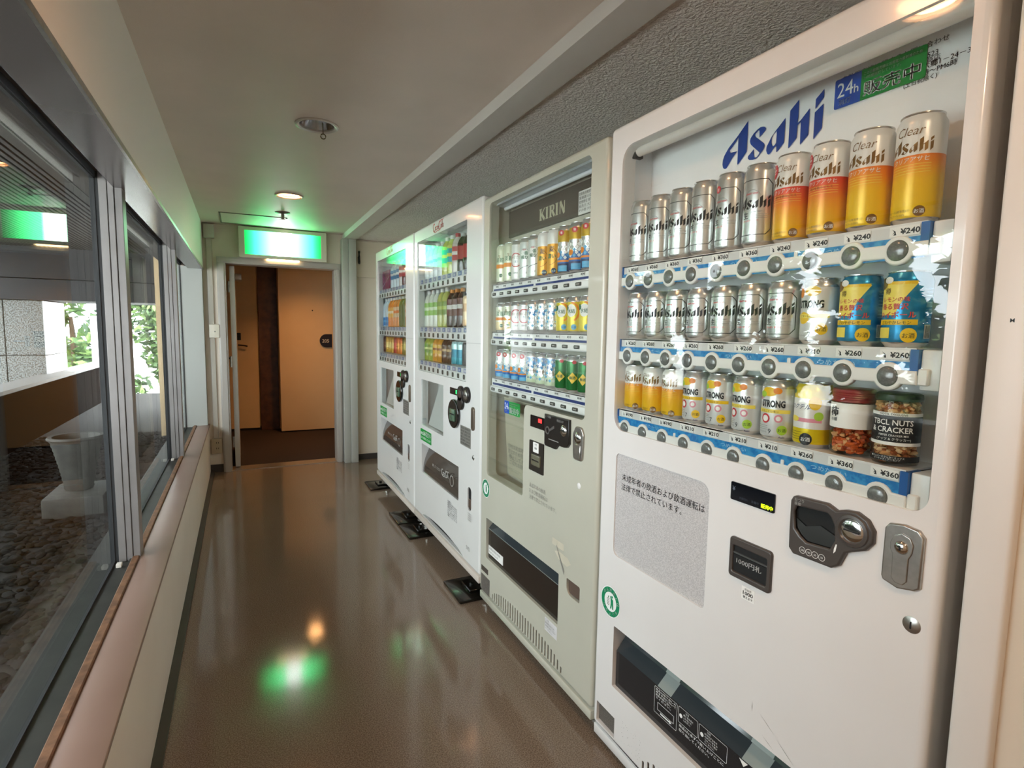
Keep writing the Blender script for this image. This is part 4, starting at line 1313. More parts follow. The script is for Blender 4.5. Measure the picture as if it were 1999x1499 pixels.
ORD = ['first', 'second', 'third', 'fourth', 'fifth', 'sixth', 'seventh', 'eighth', 'ninth', 'last']
XF = 1.0


def machine(label, yl):
    return thing('vending_machine', label, 'vending machine', (XF, yl, 0), -PI / 2, 'row of vending machines')


def w2(yl, x, y, z):
    """machine-local to world"""
    return (XF + y, yl - x, z)


def sticker24(name, x0, x1, z0, z1, y, parent):
    b = MB()
    h = z1 - z0; w = x1 - x0
    xs = x0 + w * 0.315
    b.prism(rpoly([(x0, z0), (xs, z0), (xs, z1), (x0, z1)], (h * .06, 0, 0, h * .06), 2), y - 0.0006, y, 0)
    b.prism(rpoly([(xs, z0), (x1, z0), (x1, z1), (xs, z1)], (0, h * .06, h * .06, 0), 2), y - 0.0006, y, 1)
    t = y - 0.0010
    b.text('24', x0 + w * 0.035, z0 + h * 0.36, h * 0.70, t, 2, 0.0, 1, 'L', 0, w * 0.19)
    b.text('h', x0 + w * 0.235, z0 + h * 0.36, h * 0.40, t, 2, 0.01)
    b.text('消灯', x0 + w * 0.13, z0 + h * 0.10, h * 0.22, t, 2, 0.01, 1, 'C')
    b.text('販売中', x0 + w * 0.345, z0 + h * 0.13, h * 0.52, t, 2, 0.035, 1, 'L', 0, w * 0.61)
    b.text('この自動販売機は消費電力量削減のため', x0 + w * 0.345, z0 + h * 0.80, h * 0.115, t, 2, 0.01, 1, 'L', 0, w * 0.61)
    b.text('24時間消灯しています。', x0 + w * 0.345, z0 + h * 0.66, h * 0.115, t, 2, 0.01, 1, 'L', 0, w * 0.40)
    return b.build(name, [BLUEST, GREENST, PRINTW], parent)


def recycle(cx, cz, r, parent):
    b = MB()
    b.flat(circ(cx, cz, r * 1.06, 32), -0.0005, 1)
    b.flat(circ(cx, cz, r, 32), -0.0008, 0, [circ(cx, cz, r * 0.66, 32)])
    for s, a0, a1 in (('のんだあとは', 140, 10), ('リサイクル', 215, 325)):
        for i, ch in enumerate(s):
            a = math.radians(a0 + (a1 - a0) * i / (len(s) - 1))
            top = a0 < 180
            q = r * 0.83
            rot = a - PI / 2 if top else a + PI / 2
            sz = r * 0.27
            dx, dz = q * math.cos(a), q * math.sin(a)
            off = -0.38 * sz
            b.text(ch, cx + dx - off * math.sin(rot), cz + dz + off * math.cos(rot), sz, -0.0012, 1, 0.02, 1, 'C', 0, None, rot)
    # figure holding a can
    b.flat(circ(cx + r * 0.18, cz + r * 0.40, r * 0.09, 12), -0.0010, 0)
    b.flat([(cx - r * .05, cz + r * .36), (cx + r * .02, cz + r * .22), (cx + r * .05, cz - r * .10), (cx + r * .0, cz - r * .45), (cx + r * .12, cz - r * .45), (cx + r * .18, cz - r * .15), (cx + r * .24, cz - r * .45), (cx + r * .36, cz - r * .42), (cx + r * .30, cz + r * .22), (cx + r * .12, cz + r * .30), (cx + r * .0, cz + r * .42)], -0.0010, 0)
    b.flat(circ(cx - r * 0.22, cz + r * 0.28, r * 0.07, 4), -0.0010, 0)
    for i in range(5):
        b.flat(rrect(cx - r * .36, cx - r * .10, cz + r * (.14 - .11 * i), cz + r * (.19 - .11 * i), 0), -0.0010, 2)
    o = b.build('recycling_sticker', [RECY, PRINTW, PRINTG], parent)
    return o


def cabinet(t, W, z0, z1, depth, mat, yb=0.122):
    b = MB()
    b.rbox(0.004, W - 0.004, yb, depth, z0, z1, 0.006, 2)
    b.box(0.004, 0.016, 0.046, yb, z0, z1).box(W - 0.016, W - 0.004, 0.046, yb, z0, z1)
    b.box(0.016, W - 0.016, 0.046, yb, z1 - 0.012, z1).box(0.016, W - 0.016, 0.046, yb, z0, z0 + 0.012)
    b.build('cabinet_body', mat, t)


def door(t, W, z0, z1, holes, mat, r=0.013):
    """rounded-edge front with cut-outs"""
    b = MB().plate(rrect(r, W - r, z0 + r, z1 - r, 0.004, 3), holes, 0.0, 0.046, 0.0, 0)
    n = 5
    rings = []
    for k in range(n + 1):
        a = PI / 2 * k / n
        d = r * (1 - math.sin(a)); y = r * (1 - math.cos(a))
        rings.append([(p[0], y, p[1]) for p in rrect(d, W - d, z0 + d, z1 - d, 0.004 + r - d, 3)])
    rings.append([(p[0], 0.046, p[1]) for p in rrect(0, W, z0, z1, 0.004 + r, 3)])
    rings = rings[::-1]
    m_ = len(rings[0])
    b.add([v for q in rings for v in q], [(j * m_ + i, j * m_ + (i + 1) % m_, (j + 1) * m_ + (i + 1) % m_, (j + 1) * m_ + i) for j in range(n + 1) for i in range(m_)], 0, True)
    return b.build('door', mat, t)


_tags = {}


def tag_mesh(price, wd, hh, pointer=True):
    k = (price, wd, hh)
    if k not in _tags:
        b = MB().box(0, wd, -0.001, 0, 0, hh, 0)
        b.text('¥' + price, wd * 0.36, hh * 0.2, hh * 0.78, -0.0014, 1, 0.03, 1.15)
        if pointer:
            b.flat([(wd * .10, hh * .25), (wd * .22, hh * .5), (wd * .08, hh * .8), (wd * .16, hh * .5)], -0.0014, 1)
            b.flat([(wd * .14, hh * .15), (wd * .24, hh * .15), (wd * .2, hh * .55)], -0.0014, 1)
        _tags[k] = b.mesh('price_tag', [CARD, PRINTK])
    return _tags[k]


# ------------------------------------------------------------------ nearest machine
YA = 1.39
WA = 0.935
A = machine('nearest white vending machine, full of beer cans under a big blue logo', YA)
cabinet(A, WA, 0.02, 1.915, 0.62, DOORW)
slots = []
for i in range(26):
    x = 0.247 + 0.0224 * i
    q = abs(i - 12.5) / 13
    slots.append(rrect(x, x + 0.0085, 0.062, 0.075 + 0.085 * math.sqrt(max(0.03, 1 - q * q * 0.95)), 0.003, 2))
holes = [rrect(0.060, 0.908, 1.038, 1.856, (0.045, 0.03, 0.03, 0.045), 6), rrect(0.078, 0.446, 0.654, 0.969, (0.022, 0.012, 0.03, 0.015), 5),
         rrect(0.0955, 0.80, 0.238, 0.433, 0.004, 2), rrect(0.021, 0.1145, 0.076, 0.142, 0.001, 1)] + slots
door(A, WA, 0.058, 1.922, holes, DOORW)
MB().rbox(0.002, WA - 0.002, 0.004, 0.1, 0.02, 0.053, 0.003, 2).build('base_strip', DOORW, A)
MB().recess(0.045, 0.922, 1.022, 1.872, 0.03, 0.1205, 0).build('display_interior', INNERW, A)
gl = MB().box(0.058, 0.910, 0.0045, 0.0075, 1.036, 1.858).build('display_glass', DISPGLASS, A)
tb = MB().tube([(0.075, 0.045, 1.846), (0.905, 0.045, 1.846)], 0.014, 14, 0)
tb.build('lamp_tube', M('lamp_tube_off', '#e6ddd6', 0.2, coat=0.5), A)
hdr = MB().box(0.05, 0.93, 0.02, 0.075, 1.862, 1.872).rbox(0.062, 0.078, 0.03, 0.06, 1.828, 1.866, 0.002, 1, 1).rbox(0.893, 0.907, 0.03, 0.06, 1.828, 1.866, 0.002, 1, 1)
hdr.build('lamp_holder', [STEEL, GASKET], A)
lg = MB()
for pts, fs in logo2d():
    lg.add([(YA - 1.0704 + p[0] * 0.2693, 0.1185, 1.7465 + p[1] * 0.2693) for p in pts], fs, 0)
lg.build('brand_lettering', BLUELOGO, A)
ct = MB()
for s_, xr, zz, sz in (('自動販売機に関するお問い合わせ', 0.817, 1.8455, 0.0115), ('TEL 03-3731-0523', 0.801, 1.8275, 0.0125), ('株式会社 酒販商店', 0.805, 1.8180, 0.0115), ('東京都大田区六郷1－24－3', 0.851, 1.8095, 0.0125), ('受付AM9時～PM6時', 0.832, 1.7985, 0.0115), ('(土日祝除く)', 0.802, 1.7885, 0.0100)):
    ct.text(s_, xr, zz, sz, 0.1195, 0, 0.01, 1, 'R', 0, 0.19 if sz == 0.0115 and zz > 1.84 else None)
ct.build('contact_print', PRINTK, A)
sticker24('sale_sticker', 0.613, 0.784, 1.794, 1.852, 0.1185, A)

COLX = [0.0985 + 0.0804 * i for i in range(10)]
ROWZ = [(1.520, 1.477), (1.310, 1.262), (1.101, 1.048)]
PRICES = [['360'] * 6 + ['240'] * 4, ['260'] * 7 + ['210', '260', '260'], ['190'] * 3 + ['210'] * 4 + ['260', '360', '360']]


def bar_outline(z, b, r, x0, x1):
    ph = math.asin(b / r)
    top = [(x0, z + b)]; bot = []
    for x in COLX:
        for k in range(9):
            a = (PI - ph) + (ph - (PI - ph)) * k / 8
            top.append((x + r * math.cos(a), z + r * math.sin(a)))
            bot.append((x + r * math.cos(a), z - r * math.sin(a)))
    top.append((x1, z + b))
    return top + [(x1, z - b)] + bot[::-1] + [(x0, z - b)]


btn = MB().dome(0, 0, 0.0172, 0.0, -0.005, 0, 24, 4)
btn.add([(0.0172 * math.cos(a), -0.0002, 0.0172 * math.sin(a)) for a in [2 * PI * k / 24 for k in range(24)]] + [(0.0186 * math.cos(a), 0.0008, 0.0186 * math.sin(a)) for a in [2 * PI * k / 24 for k in range(24)]], [(k, (k + 1) % 24, 24 + (k + 1) % 24, 24 + k) for k in range(24)], 1)
btn_me = btn.mesh('button', [BTN, BTNRIM])
peg = MB().rbox(-0.004, 0.004, 0, 0.006, 0, 0.012, 0.002, 2).mesh('locating_peg', SHELFW)
for r, (zc, zb) in enumerate(ROWZ):
    s = MB().box(0.062, 0.862, 0.016, 0.119, zc - 0.004, zc, 0)
    s.box(0.062, 0.862, 0.016, 0.020, zc - 0.055, zc - 0.001, 1)
    sh = s.build('shelf', [SHELFW, PALEGREY], A)
    bs = MB().box(0.064, 0.862, 0.0135, 0.016, zc - 0.060, zc - 0.0235, 0)
    for x in (0.17, 0.46, 0.69):
        bs.text('つめた～い', x, zc - 0.0365, 0.0115, 0.0131, 1, 0.0, 1.3)
    bs.build('blue_strip', [BLUESTRIP, M('pale_blue_print', '#a9cfe6', 0.4)], sh)
    MB().box(0.058, 0.064, 0.0125, 0.05, zc - 0.042, zc - 0.002).build('end_strip', BLUEDARK, sh)
    MB().box(0.855, 0.868, 0.0120, 0.05, zc - 0.045, zc - 0.002).build('end_strip', BLUEDARK, sh)
    MB().rbox(0.868, 0.898, 0.020, 0.10, zc - 0.070, zc - 0.002, 0.003, 2).build('end_bracket', SHELFW, sh)
    MB().plate(bar_outline(zb - 0.002, 0.0120, 0.0250, 0.060, 0.868), [], 0.0095, 0.022, 0.003, 0, 2).build('button_bar', SHELFW, sh)
    MB().rbox(0.868, 0.884, 0.012, 0.035, zb - 0.014, zb + 0.014, 0.002, 1).build('bar_end', SHELFW, sh)
    for i, x in enumerate(COLX):
        link('button', btn_me, sh, (x, 0.0093, zb - 0.002))
        link('price_tag', tag_mesh(PRICES[r][i], 0.048, 0.0165, i < 8), sh, (x - 0.018, 0.0155, zc - 0.0205))
    for x in (COLX[2] + 0.045, COLX[7] - 0.035):
        link('locating_peg', peg, sh, (x, 0.011, zb + 0.008))

KINDROW = [['silver_tall'] * 4 + ['silver_badge', 'silver_tall', 'clear_red', 'clear_red', 'clear_yellow', 'clear_yellow'],
           ['silver_short'] * 7 + ['lemon7', 'highball', 'highball'],
           ['clear_short'] * 3 + ['strong7', 'strong7', 'strong9', 'strong9', 'yellow_can', 'jar_red', 'jar_nuts']]
DESC = dict(silver_tall='tall silver beer can', silver_badge='tall silver beer can with red badge', silver_short='short silver beer can', clear_red='tall red-banded yellow can', clear_yellow='tall orange-banded yellow can', clear_short='short white and yellow can',
            lemon7='white can with lemon', highball='blue can with lemon', strong7='white fruit can marked 7', strong9='white fruit can marked 9', yellow_can='yellow-topped can', jar_red='red-lidded cracker jar', jar_nuts='black-labelled nut jar')
rg = random.Random(21)
for r in range(3):
    for i in range(10):
        k = KINDROW[r][i]
        lab = '%s, %s from left on the nearest machine\'s %s shelf' % (DESC[k], ORD[i], ('top', 'middle', 'bottom')[r])
        if i == 9:
            lab = '%s at the right end of the nearest machine\'s %s shelf' % (DESC[k], ('top', 'middle', 'bottom')[r])
        a = math.radians(5 + rg.uniform(-7, 7))
        place(k, lab, w2(YA, COLX[i], 0.052, ROWZ[r][0] + 0.0003), -PI / 2 + a, ('cans on the nearest machine\'s %s shelf' % ('top', 'middle', 'bottom')[r]))

# speckled notice panel
np_ = MB().box(0.072, 0.452, 0.004, 0.012, 0.648, 0.975, 0)
np_.text('未成年者の飲酒および飲酒運転は', 0.105, 0.893, 0.0228, 0.0034, 1, 0.005, 1, 'L', 0, 0.325)
np_.text('法律で禁止されています。', 0.103, 0.864, 0.0228, 0.0034, 1, 0.005, 1, 'L', 0, 0.250)
np_.build('notice_panel', [SPECK, PRINTK], A)
# price display
ds = MB().prism(rrect(0.5112, 0.6265, 0.953, 0.9945, 0.003, 3), -0.003, 0.004, 0)
ds.text('¥', 0.516, 0.975, 0.014, -0.0034, 1, 0.0)
ds.text('販売中', 0.6235, 0.9575, 0.0105, -0.0034, 2, 0.03, 1, 'R', 0, 0.030)
ds.text('準備中', 0.588, 0.960, 0.007, -0.0034, 3, 0.0, 1, 'R')
ds.text('釣銭切れ', 0.560, 0.960, 0.006, -0.0034, 3, 0.0, 1, 'R')
ds.build('price_display', [M('display_black', '#0d1017', 0.1), M('dim_print', '#7c8797', 0.4), YENLIT, M('dimmer_print', '#3d4450', 0.4)], A)
# banknote slot
bs = MB().plate(rrect(0.519, 0.630, 0.777, 0.870, 0.008, 3), [rrect(0.529, 0.619, 0.790, 0.851, 0.003, 2)], -0.007, 0.01, 0.003, 0, 2)
bs.box(0.527, 0.621, -0.0015, 0.0, 0.788, 0.853, 1)
bs.box(0.529, 0.619, -0.004, -0.001, 0.832, 0.836, 2).box(0.529, 0.619, -0.0032, -0.001, 0.806, 0.830, 1)
bs.text('1000円札', 0.538, 0.8125, 0.0145, -0.0036, 3, 0.02, 1, 'L', 0, 0.067)
bs.build('banknote_slot', [COINGREY, HOLE, BTNRIM, PRINTW], A)
sk = MB().prism(rrect(0.5545, 0.5895, 0.735, 0.7645, 0.001, 1), -0.0006, 0, 0)
sk.text('新紙幣', 0.572, 0.7565, 0.0062, -0.001, 2, 0.0, 1, 'C')
sk.text('1000', 0.572, 0.7465, 0.0115, -0.001, 1, 0.02, 1, 'C', 0, 0.027)
sk.text('使えます', 0.572, 0.7385, 0.0066, -0.001, 1, 0.02, 1, 'C', 0, 0.026)
sk.build('banknote_sticker', [CARD, PRINTK, PRINTG], A)
# coin unit
coin = [(0.6775, 1.008), (0.7433, 1.0109), (0.7534, 1.0067), (0.7622, 1.003), (0.7792, 1.0095), (0.8000, 1.0115), (0.820, 1.0024), (0.832, 0.985), (0.832, 0.963), (0.820, 0.946), (0.7963, 0.9349), (0.7853, 0.9283), (0.7746, 0.9003), (0.7598, 0.8896), (0.6794, 0.8878), (0.6689, 0.8982), (0.6678, 0.9317), (0.6673, 0.9961), (0.6722, 1.0052)]
cup = [(0.6817, 0.9876), (0.7446, 0.9924), (0.7524, 0.9872), (0.7596, 0.9727), (0.7629, 0.9451), (0.7548, 0.926), (0.7069, 0.9218), (0.6927, 0.93), (0.681, 0.9413), (0.6771, 0.976)]
cu_ = MB().plate(coin[::-1], [cup], -0.010, 0.004, 0.004, 0, 2)
cu_.flat(cup, -0.0012, 1)
vs = [(p[0], -0.006, p[1]) for p in cup] + [(p[0], -0.0012, p[1]) for p in cup]
cu_.add(vs, [(i, (i + 1) % 10, 10 + (i + 1) % 10, 10 + i) for i in range(10)], 1)
cu_.flat([(0.679, 0.962), (0.70, 0.951), (0.73, 0.962), (0.76, 0.952), (0.761, 0.94), (0.754, 0.927), (0.707, 0.923), (0.694, 0.931), (0.683, 0.943)], -0.0035, 2)
for x in (0.701, 0.7147, 0.7277, 0.7417):
    cu_.flat(circ(x, 0.9035, 0.0068, 16), -0.0104, 3, [circ(x, 0.9035, 0.0060, 16)])
for x, s_ in ((0.701, '500'), (0.7147, '100'), (0.7277, '50'), (0.7417, '10')):
    cu_.text(s_, x, 0.9012, 0.0058, -0.0104, 3, 0.0, 0.9, 'C')
cu_.text('おつり', 0.677, 0.998, 0.0075, -0.0104, 3, 0.02)
cu_.text('返却', 0.677, 0.9905, 0.0075, -0.0104, 3, 0.02)
cu_.flat([(0.767, 0.9397), (0.7695, 0.9397), (0.7675, 0.926), (0.7635, 0.9205), (0.7640, 0.930)], -0.0104, 3)
cobj = cu_.build('coin_unit', [COINGREY, M('coin_cup', '#1c1f20', 0.25, coat=0.4), M('coin_cup_lip', '#2f3536', 0.2, coat=0.5), PRINTW], A)
cs_ = MB()
cs_.add([(0.7945 + q * math.cos(a), yy, 0.9745 + q * math.sin(a)) for q, yy in ((0.031, -0.0095), (0.029, -0.0125), (0.0235, -0.0135), (0.021, -0.0105)) for a in [2 * PI * k / 28 for k in range(28)]],
        [(28 * j + k, 28 * j + (k + 1) % 28, 28 * j + 28 + (k + 1) % 28, 28 * j + 28 + k) for j in range(3) for k in range(28)], 0, True)
cs_.dome(0.7945, 0.9745, 0.021, -0.0105, -0.0135, 1, 28, 3)
cs_.box(0.781, 0.809, -0.0142, -0.0128, 0.9733, 0.9757, 2)
cs_.build('coin_slot', [COINGREY, CHROME, HOLE], cobj)
# lock handle and key lock
hd_ = [(0.848, 1.0), (0.8545, 1.0095), (0.8778, 1.0140), (0.9007, 1.0105), (0.9097, 1.0), (0.9093, 0.9134), (0.9015, 0.9067), (0.8751, 0.9003), (0.8505, 0.907), (0.8475, 0.914)]
kh = [(0.860, 0.9789), (0.8660, 0.9924), (0.8775, 0.9985), (0.8903, 0.994), (0.896, 0.9832), (0.8945, 0.9679), (0.890, 0.9581), (0.890, 0.9184), (0.8841, 0.9106), (0.872, 0.9105), (0.8655, 0.9187), (0.8650, 0.9596), (0.861, 0.966)]
ho = MB().plate(hd_[::-1], [], -0.007, 0.004, 0.003, 0, 2).build('lock_handle', STEEL, A)
hk_ = MB().plate(kh[::-1], [], -0.0095, -0.004, 0.0012, 0, 1)
hk_.build('key_lever', STEEL, ho)
MB().dome(0.8785, 0.9745, 0.0115, -0.0095, -0.0150, 0, 20, 4).box(0.8775, 0.8797, -0.0160, -0.0145, 0.9705, 0.9785, 1).build('key_cylinder', [CHROME, HOLE], ho)
MB().dome(0.8993, 0.846, 0.0145, 0.0, -0.003, 0, 24, 2).box(0.8983, 0.9003, -0.0040, -0.0025, 0.840, 0.852, 1).build('key_lock', [STEEL, HOLE], A)
recycle(0.0745, 0.500, 0.0455, A)
# delivery chute
MB().recess(0.085, 0.81, 0.228, 0.443, 0.03, 0.118).build('chute_interior', HOLE, A)
fl = MB()
pf_ = [(0.012, 0.238), (0.012, 0.352), (0.040, 0.385), (0.066, 0.436)]
xa, xb = 0.098, 0.797
for j in range(3):
    (ya, za), (yb_, zb_) = pf_[j], pf_[j + 1]
    fl.add([(xa, ya, za), (xb, ya, za), (xb, yb_, zb_), (xa, yb_, zb_)], [(0, 1, 2, 3)], 0 if j == 0 else 1)
    for x0, x1 in ((0.285, 0.338), (0.572, 0.632)):
        if j:
            fl.add([(x0, ya - 0.0006, za), (x1, ya - 0.0006, za), (x1 + 0.004, yb_ - 0.0006, zb_), (x0 + 0.004, yb_ - 0.0006, zb_)], [(0, 1, 2, 3)], 2)
fo = fl.build('chute_flap', [SMOKE, SMOKE2, FLAPPATCH], A)


def frame_line(b, x0, x1, z0, z1, y, m, t=0.0009):
    b.flat(rrect(x0, x1, z0, z1, 0.003, 2), y, m, [rrect(x0 + t, x1 - t, z0 + t, z1 - t, 0.0024, 2)])


fp = MB()
yq = 0.0114
frame_line(fp, 0.274, 0.363, 0.271, 0.3475, yq, 0)
frame_line(fp, 0.368, 0.437, 0.304, 0.3485, yq, 0)
frame_line(fp, 0.4405, 0.531, 0.305, 0.3485, yq, 0)
for i, s_ in enumerate(('商品の取り出し方', '扉を手前に引いて', '商品を取り出し', 'てください。')):
    fp.text(s_, 0.279, 0.338 - 0.0078 * i, 0.0066, yq, 0, 0.0, 1, 'L', 0, 0.079 if i < 2 else 0.060)
fp.flat(rrect(0.288, 0.352, 0.284, 0.306, 0), yq, 0, [rrect(0.289, 0.351, 0.285, 0.305, 0)])
fp.flat([(0.30, 0.277), (0.336, 0.277), (0.336, 0.274), (0.345, 0.279), (0.336, 0.284), (0.336, 0.281), (0.30, 0.281)], yq, 0)
for x0, hd2, ls in ((0.371, '⚠注意', ('扉に手を深く', '入れないで', 'ください。')), (0.445, '⚠注意', ('けがをするおそ', 'れがありますの', 'でゆっくり開け', 'てください。'))):
    fp.flat(circ(x0 + 0.006, 0.325, 0.0056, 14), yq, 0)
    fp.text(hd2[1:], x0 + 0.022, 0.3395, 0.0064, yq, 0, 0.02)
    for i, s_ in enumerate(ls):
        fp.text(s_, x0 + 0.015, 0.3315 - 0.0072 * i, 0.0060, yq, 0, 0.0)
fp.text('商品は1本ずつ買い上げごとに', 0.372, 0.293, 0.0088, yq, 0, 0.0, 1, 'L', 0, 0.150)
fp.text('取り出してください。', 0.372, 0.281, 0.0088, yq, 0, 0.0, 1, 'L', 0, 0.105)
fp.flat([(0.565, 0.349), (0.59, 0.349), (0.578, 0.335)], yq, 0)
fp.build('instruction_print', PRINTW, fo)
# lower left grille plate and slot backing
MB().recess(0.015, 0.12, 0.07, 0.148, 0.03, 0.05).box(0.022, 0.113, 0.010, 0.014, 0.078, 0.134, 1).build('filter_plate', [HOLE, M('filter_mesh', '#6d6760', 0.7, noise=(300, '#45403b', 0.8))], A)
MB().box(0.235, 0.84, 0.004, 0.008, 0.061, 0.17).build('grille_backing', HOLE, A)
sc2 = MB()
rs = random.Random(5)
for (x0, z0, x1, z1) in ((0.62, 0.50, 0.66, 0.475), (0.665, 0.47, 0.71, 0.44), (0.60, 0.515, 0.601, 0.49), (0.63, 0.455, 0.66, 0.44)):
    L = math.hypot(x1 - x0, z1 - z0); nx, nz = -(z1 - z0) / L * 0.0006, (x1 - x0) / L * 0.0006
    sc2.flat([(x0, z0), ((x0 + x1) / 2 - nx, (z0 + z1) / 2 - nz), (x1, z1), ((x0 + x1) / 2 + nx, (z0 + z1) / 2 + nz)], -0.0005, 0)
for _ in range(40):
    x = rs.uniform(0.15, 0.24); z = rs.uniform(0.09, 0.16)
    sc2.flat(circ(x, z, rs.uniform(0.0006, 0.0013), 5), -0.0005, 0)
sc2.build('scuff_marks', PRINTG, A)

# ------------------------------------------------------------------ second machine
YK = 2.345
WK = 0.945
K = machine('ivory vending machine with a dark header, second from the viewer', YK)
cabinet(K, WK, 0.05, 1.905, 0.62, DOORK)
vents = []
for i in range(27):
    x = 0.146 + 0.0231 * i
    q = abs(i - 13) / 13.5
    vents.append(rrect(x, x + 0.0095, 0.096, 0.104 + 0.066 * math.sqrt(max(0.02, 1 - q ** 2.6)), 0.002, 1))
Lh = rpoly([(0.068, 0.664), (0.430, 0.664), (0.430, 1.038), (0.858, 1.038), (0.858, 1.882), (0.068, 1.882)], (0.02, 0.012, 0.03, 0.02, 0.025, 0.025), 5)
holes = [Lh, rrect(0.070, 0.722, 0.268, 0.460, (0.01, 0.004, 0.004, 0.004), 3), rrect(0.775, 0.859, 0.412, 0.469, (0.03, 0.006, 0.006, 0.006), 4)] + vents
door(K, WK, 0.086, 1.914, holes, DOORK)
MB().rbox(0.002, WK - 0.002, 0.0, 0.1, 0.048, 0.080, 0.003, 2).build('base_strip', DOORK, K)
ft = MB().lathe([(0.018, 0.0), (0.018, 0.008), (0.010, 0.012), (0.010, 0.055)], 14, 0).mesh('levelling_foot', STEEL)
for x in (0.03, WK - 0.05):
    link('levelling_foot', ft, K, (x, 0.06, 0))
MB().recess(0.05, 0.875, 0.645, 1.896, 0.03, 0.115, 0).build('display_interior', INNERK, K)
MB().box(0.42, 0.875, 0.0465, 0.114, 0.645, 1.03).build('control_block', DOORK, K)
kh_ = MB().box(0.052, 0.873, 0.104, 0.1145, 1.744, 1.858, 0)
kh_.build('header_panel', M('header_brown_grey', '#5f5750', 0.4), K)
# header lettering built from serif strokes
kl = MB()
XK0, ZK0, CH = YK - 2.006, 1.772, 0.046


def stroke(b, x0, z0, x1, z1, wd, y):
    L = math.hypot(x1 - x0, z1 - z0); nx, nz = -(z1 - z0) / L * wd / 2, (x1 - x0) / L * wd / 2
    b.flat([(x0 - nx, z0 - nz), (x1 - nx, z1 - nz), (x1 + nx, z1 + nz), (x0 + nx, z0 + nz)], y, 0)


yk = 0.1034
TW = 0.0135


def stem(x):
    kl.flat([(x, ZK0), (x + TW, ZK0), (x + TW, ZK0 + CH), (x, ZK0 + CH)], yk, 0)
    for z in (ZK0, ZK0 + CH - 0.003):
        kl.flat([(x - 0.004, z), (x + TW + 0.004, z), (x + TW + 0.004, z + 0.003), (x - 0.004, z + 0.003)], yk - 0.0002, 0)


x = XK0
stem(x)
stroke(kl, x + TW, ZK0 + CH * 0.45, x + 0.040, ZK0 + CH, 0.006, yk - 0.0004)
stroke(kl, x + TW + 0.004, ZK0 + CH * 0.52, x + 0.040, ZK0 + 0.001, 0.0125, yk - 0.0006)
x += 0.0515; stem(x)
x += 0.0285; stem(x)
kl.flat([(x + TW, ZK0 + CH), (x + 0.028, ZK0 + CH), (x + 0.036, ZK0 + CH * 0.88), (x + 0.036, ZK0 + CH * 0.62), (x + 0.028, ZK0 + CH * 0.47), (x + TW, ZK0 + CH * 0.47), (x + TW, ZK0 + CH * 0.56), (x + 0.023, ZK0 + CH * 0.58), (x + 0.026, ZK0 + CH * 0.75), (x + 0.023, ZK0 + CH * 0.90), (x + TW, ZK0 + CH * 0.92)], yk - 0.0004, 0)
stroke(kl, x + 0.020, ZK0 + CH * 0.50, x + 0.038, ZK0 + 0.001, 0.0125, yk - 0.0006)
x += 0.0475; stem(x)
x += 0.0285
kl.flat([(x, ZK0), (x + 0.006, ZK0), (x + 0.006, ZK0 + CH), (x, ZK0 + CH)], yk, 0)
kl.flat([(x + 0.031, ZK0), (x + 0.037, ZK0), (x + 0.037, ZK0 + CH), (x + 0.031, ZK0 + CH)], yk, 0)
stroke(kl, x + 0.004, ZK0 + CH, x + 0.034, ZK0, 0.0135, yk - 0.0004)
kl.build('brand_lettering', M('header_lettering', '#c9c6ac', 0.4), K)
MB().box(0.052, 0.873, 0.030, 0.10, 1.874, 1.884).tube([(0.075, 0.075, 1.866), (0.86, 0.075, 1.866)], 0.0085, 12, 1).build('lamp_tube', [M('lamp_reflector_grey', '#b8bcc0', 0.3, 0.3), M('lamp_tube_cool', '#eef1f6', 0.2, coat=0.5)], K)
nt_ = MB().box(0.629, 0.722, 0.1015, 0.1038, 1.744, 1.826, 0)
for i, s_ in enumerate(('自動販売機管理', '業務課 0120', '管理責任 東京', '販売元 大田', 'その他 六郷')):
    nt_.text(s_, 0.633, 1.811 - 0.0145 * i, 0.0125, 0.1011, 1, 0.01, 1, 'L', 0, 0.083)
nt_.build('notice_card', [CARD, PRINTG], K)
MB().box(0.066, 0.860, 0.0045, 0.0075, 1.036, 1.884).box(0.066, 0.432, 0.0045, 0.0075, 0.662, 1.036).build('display_glass', DISPGLASS, K)
COLK = [0.1085 + 0.0752 * i for i in range(10)]
ROWK = [(1.529, 1.485), (1.320, 1.276), (1.115, 1.065)]
kb = MB().rbox(-0.0175, 0.0175, -0.0025, 0.004, -0.0065, 0.0065, 0.003, 2, 0).box(-0.010, 0.010, -0.0030, -0.0024, -0.002, 0.0025, 1)
kb_me = kb.mesh('button', [M('dark_bar_button', '#44423e', 0.25), M('button_legend', '#8c8a84', 0.4)])
for r, (zc, zb) in enumerate(ROWK):
    s = MB().box(0.075, 0.852, 0.018, 0.112, zc - 0.004, zc, 0).box(0.075, 0.852, 0.018, 0.022, zc - 0.045, zc - 0.001, 0)
    sh = s.build('shelf', SHELFW, K)
    MB().box(0.088, 0.455, 0.0165, 0.018, zc - 0.031, zc - 0.021).box(0.475, 0.835, 0.0165, 0.018, zc - 0.031, zc - 0.021).build('navy_strip', NAVYSTRIP, sh)
    MB().rbox(0.045 + 0.026, 0.848, 0.0095, 0.030, zb - 0.0155, zb + 0.0155, 0.008, 3).build('button_bar', SHELFW, sh)
    MB().box(0.848, 0.856, 0.014, 0.035, zb - 0.018, zb + 0.018).build('bar_end', GASKET, sh)
    for i, x in enumerate(COLK):
        link('button', kb_me, sh, (x, 0.0090, zb))
        link('price_tag', tag_mesh(('240', '210', '190')[r], 0.038, 0.013, False), sh, (x - 0.012, 0.0175, zc - 0.0175))
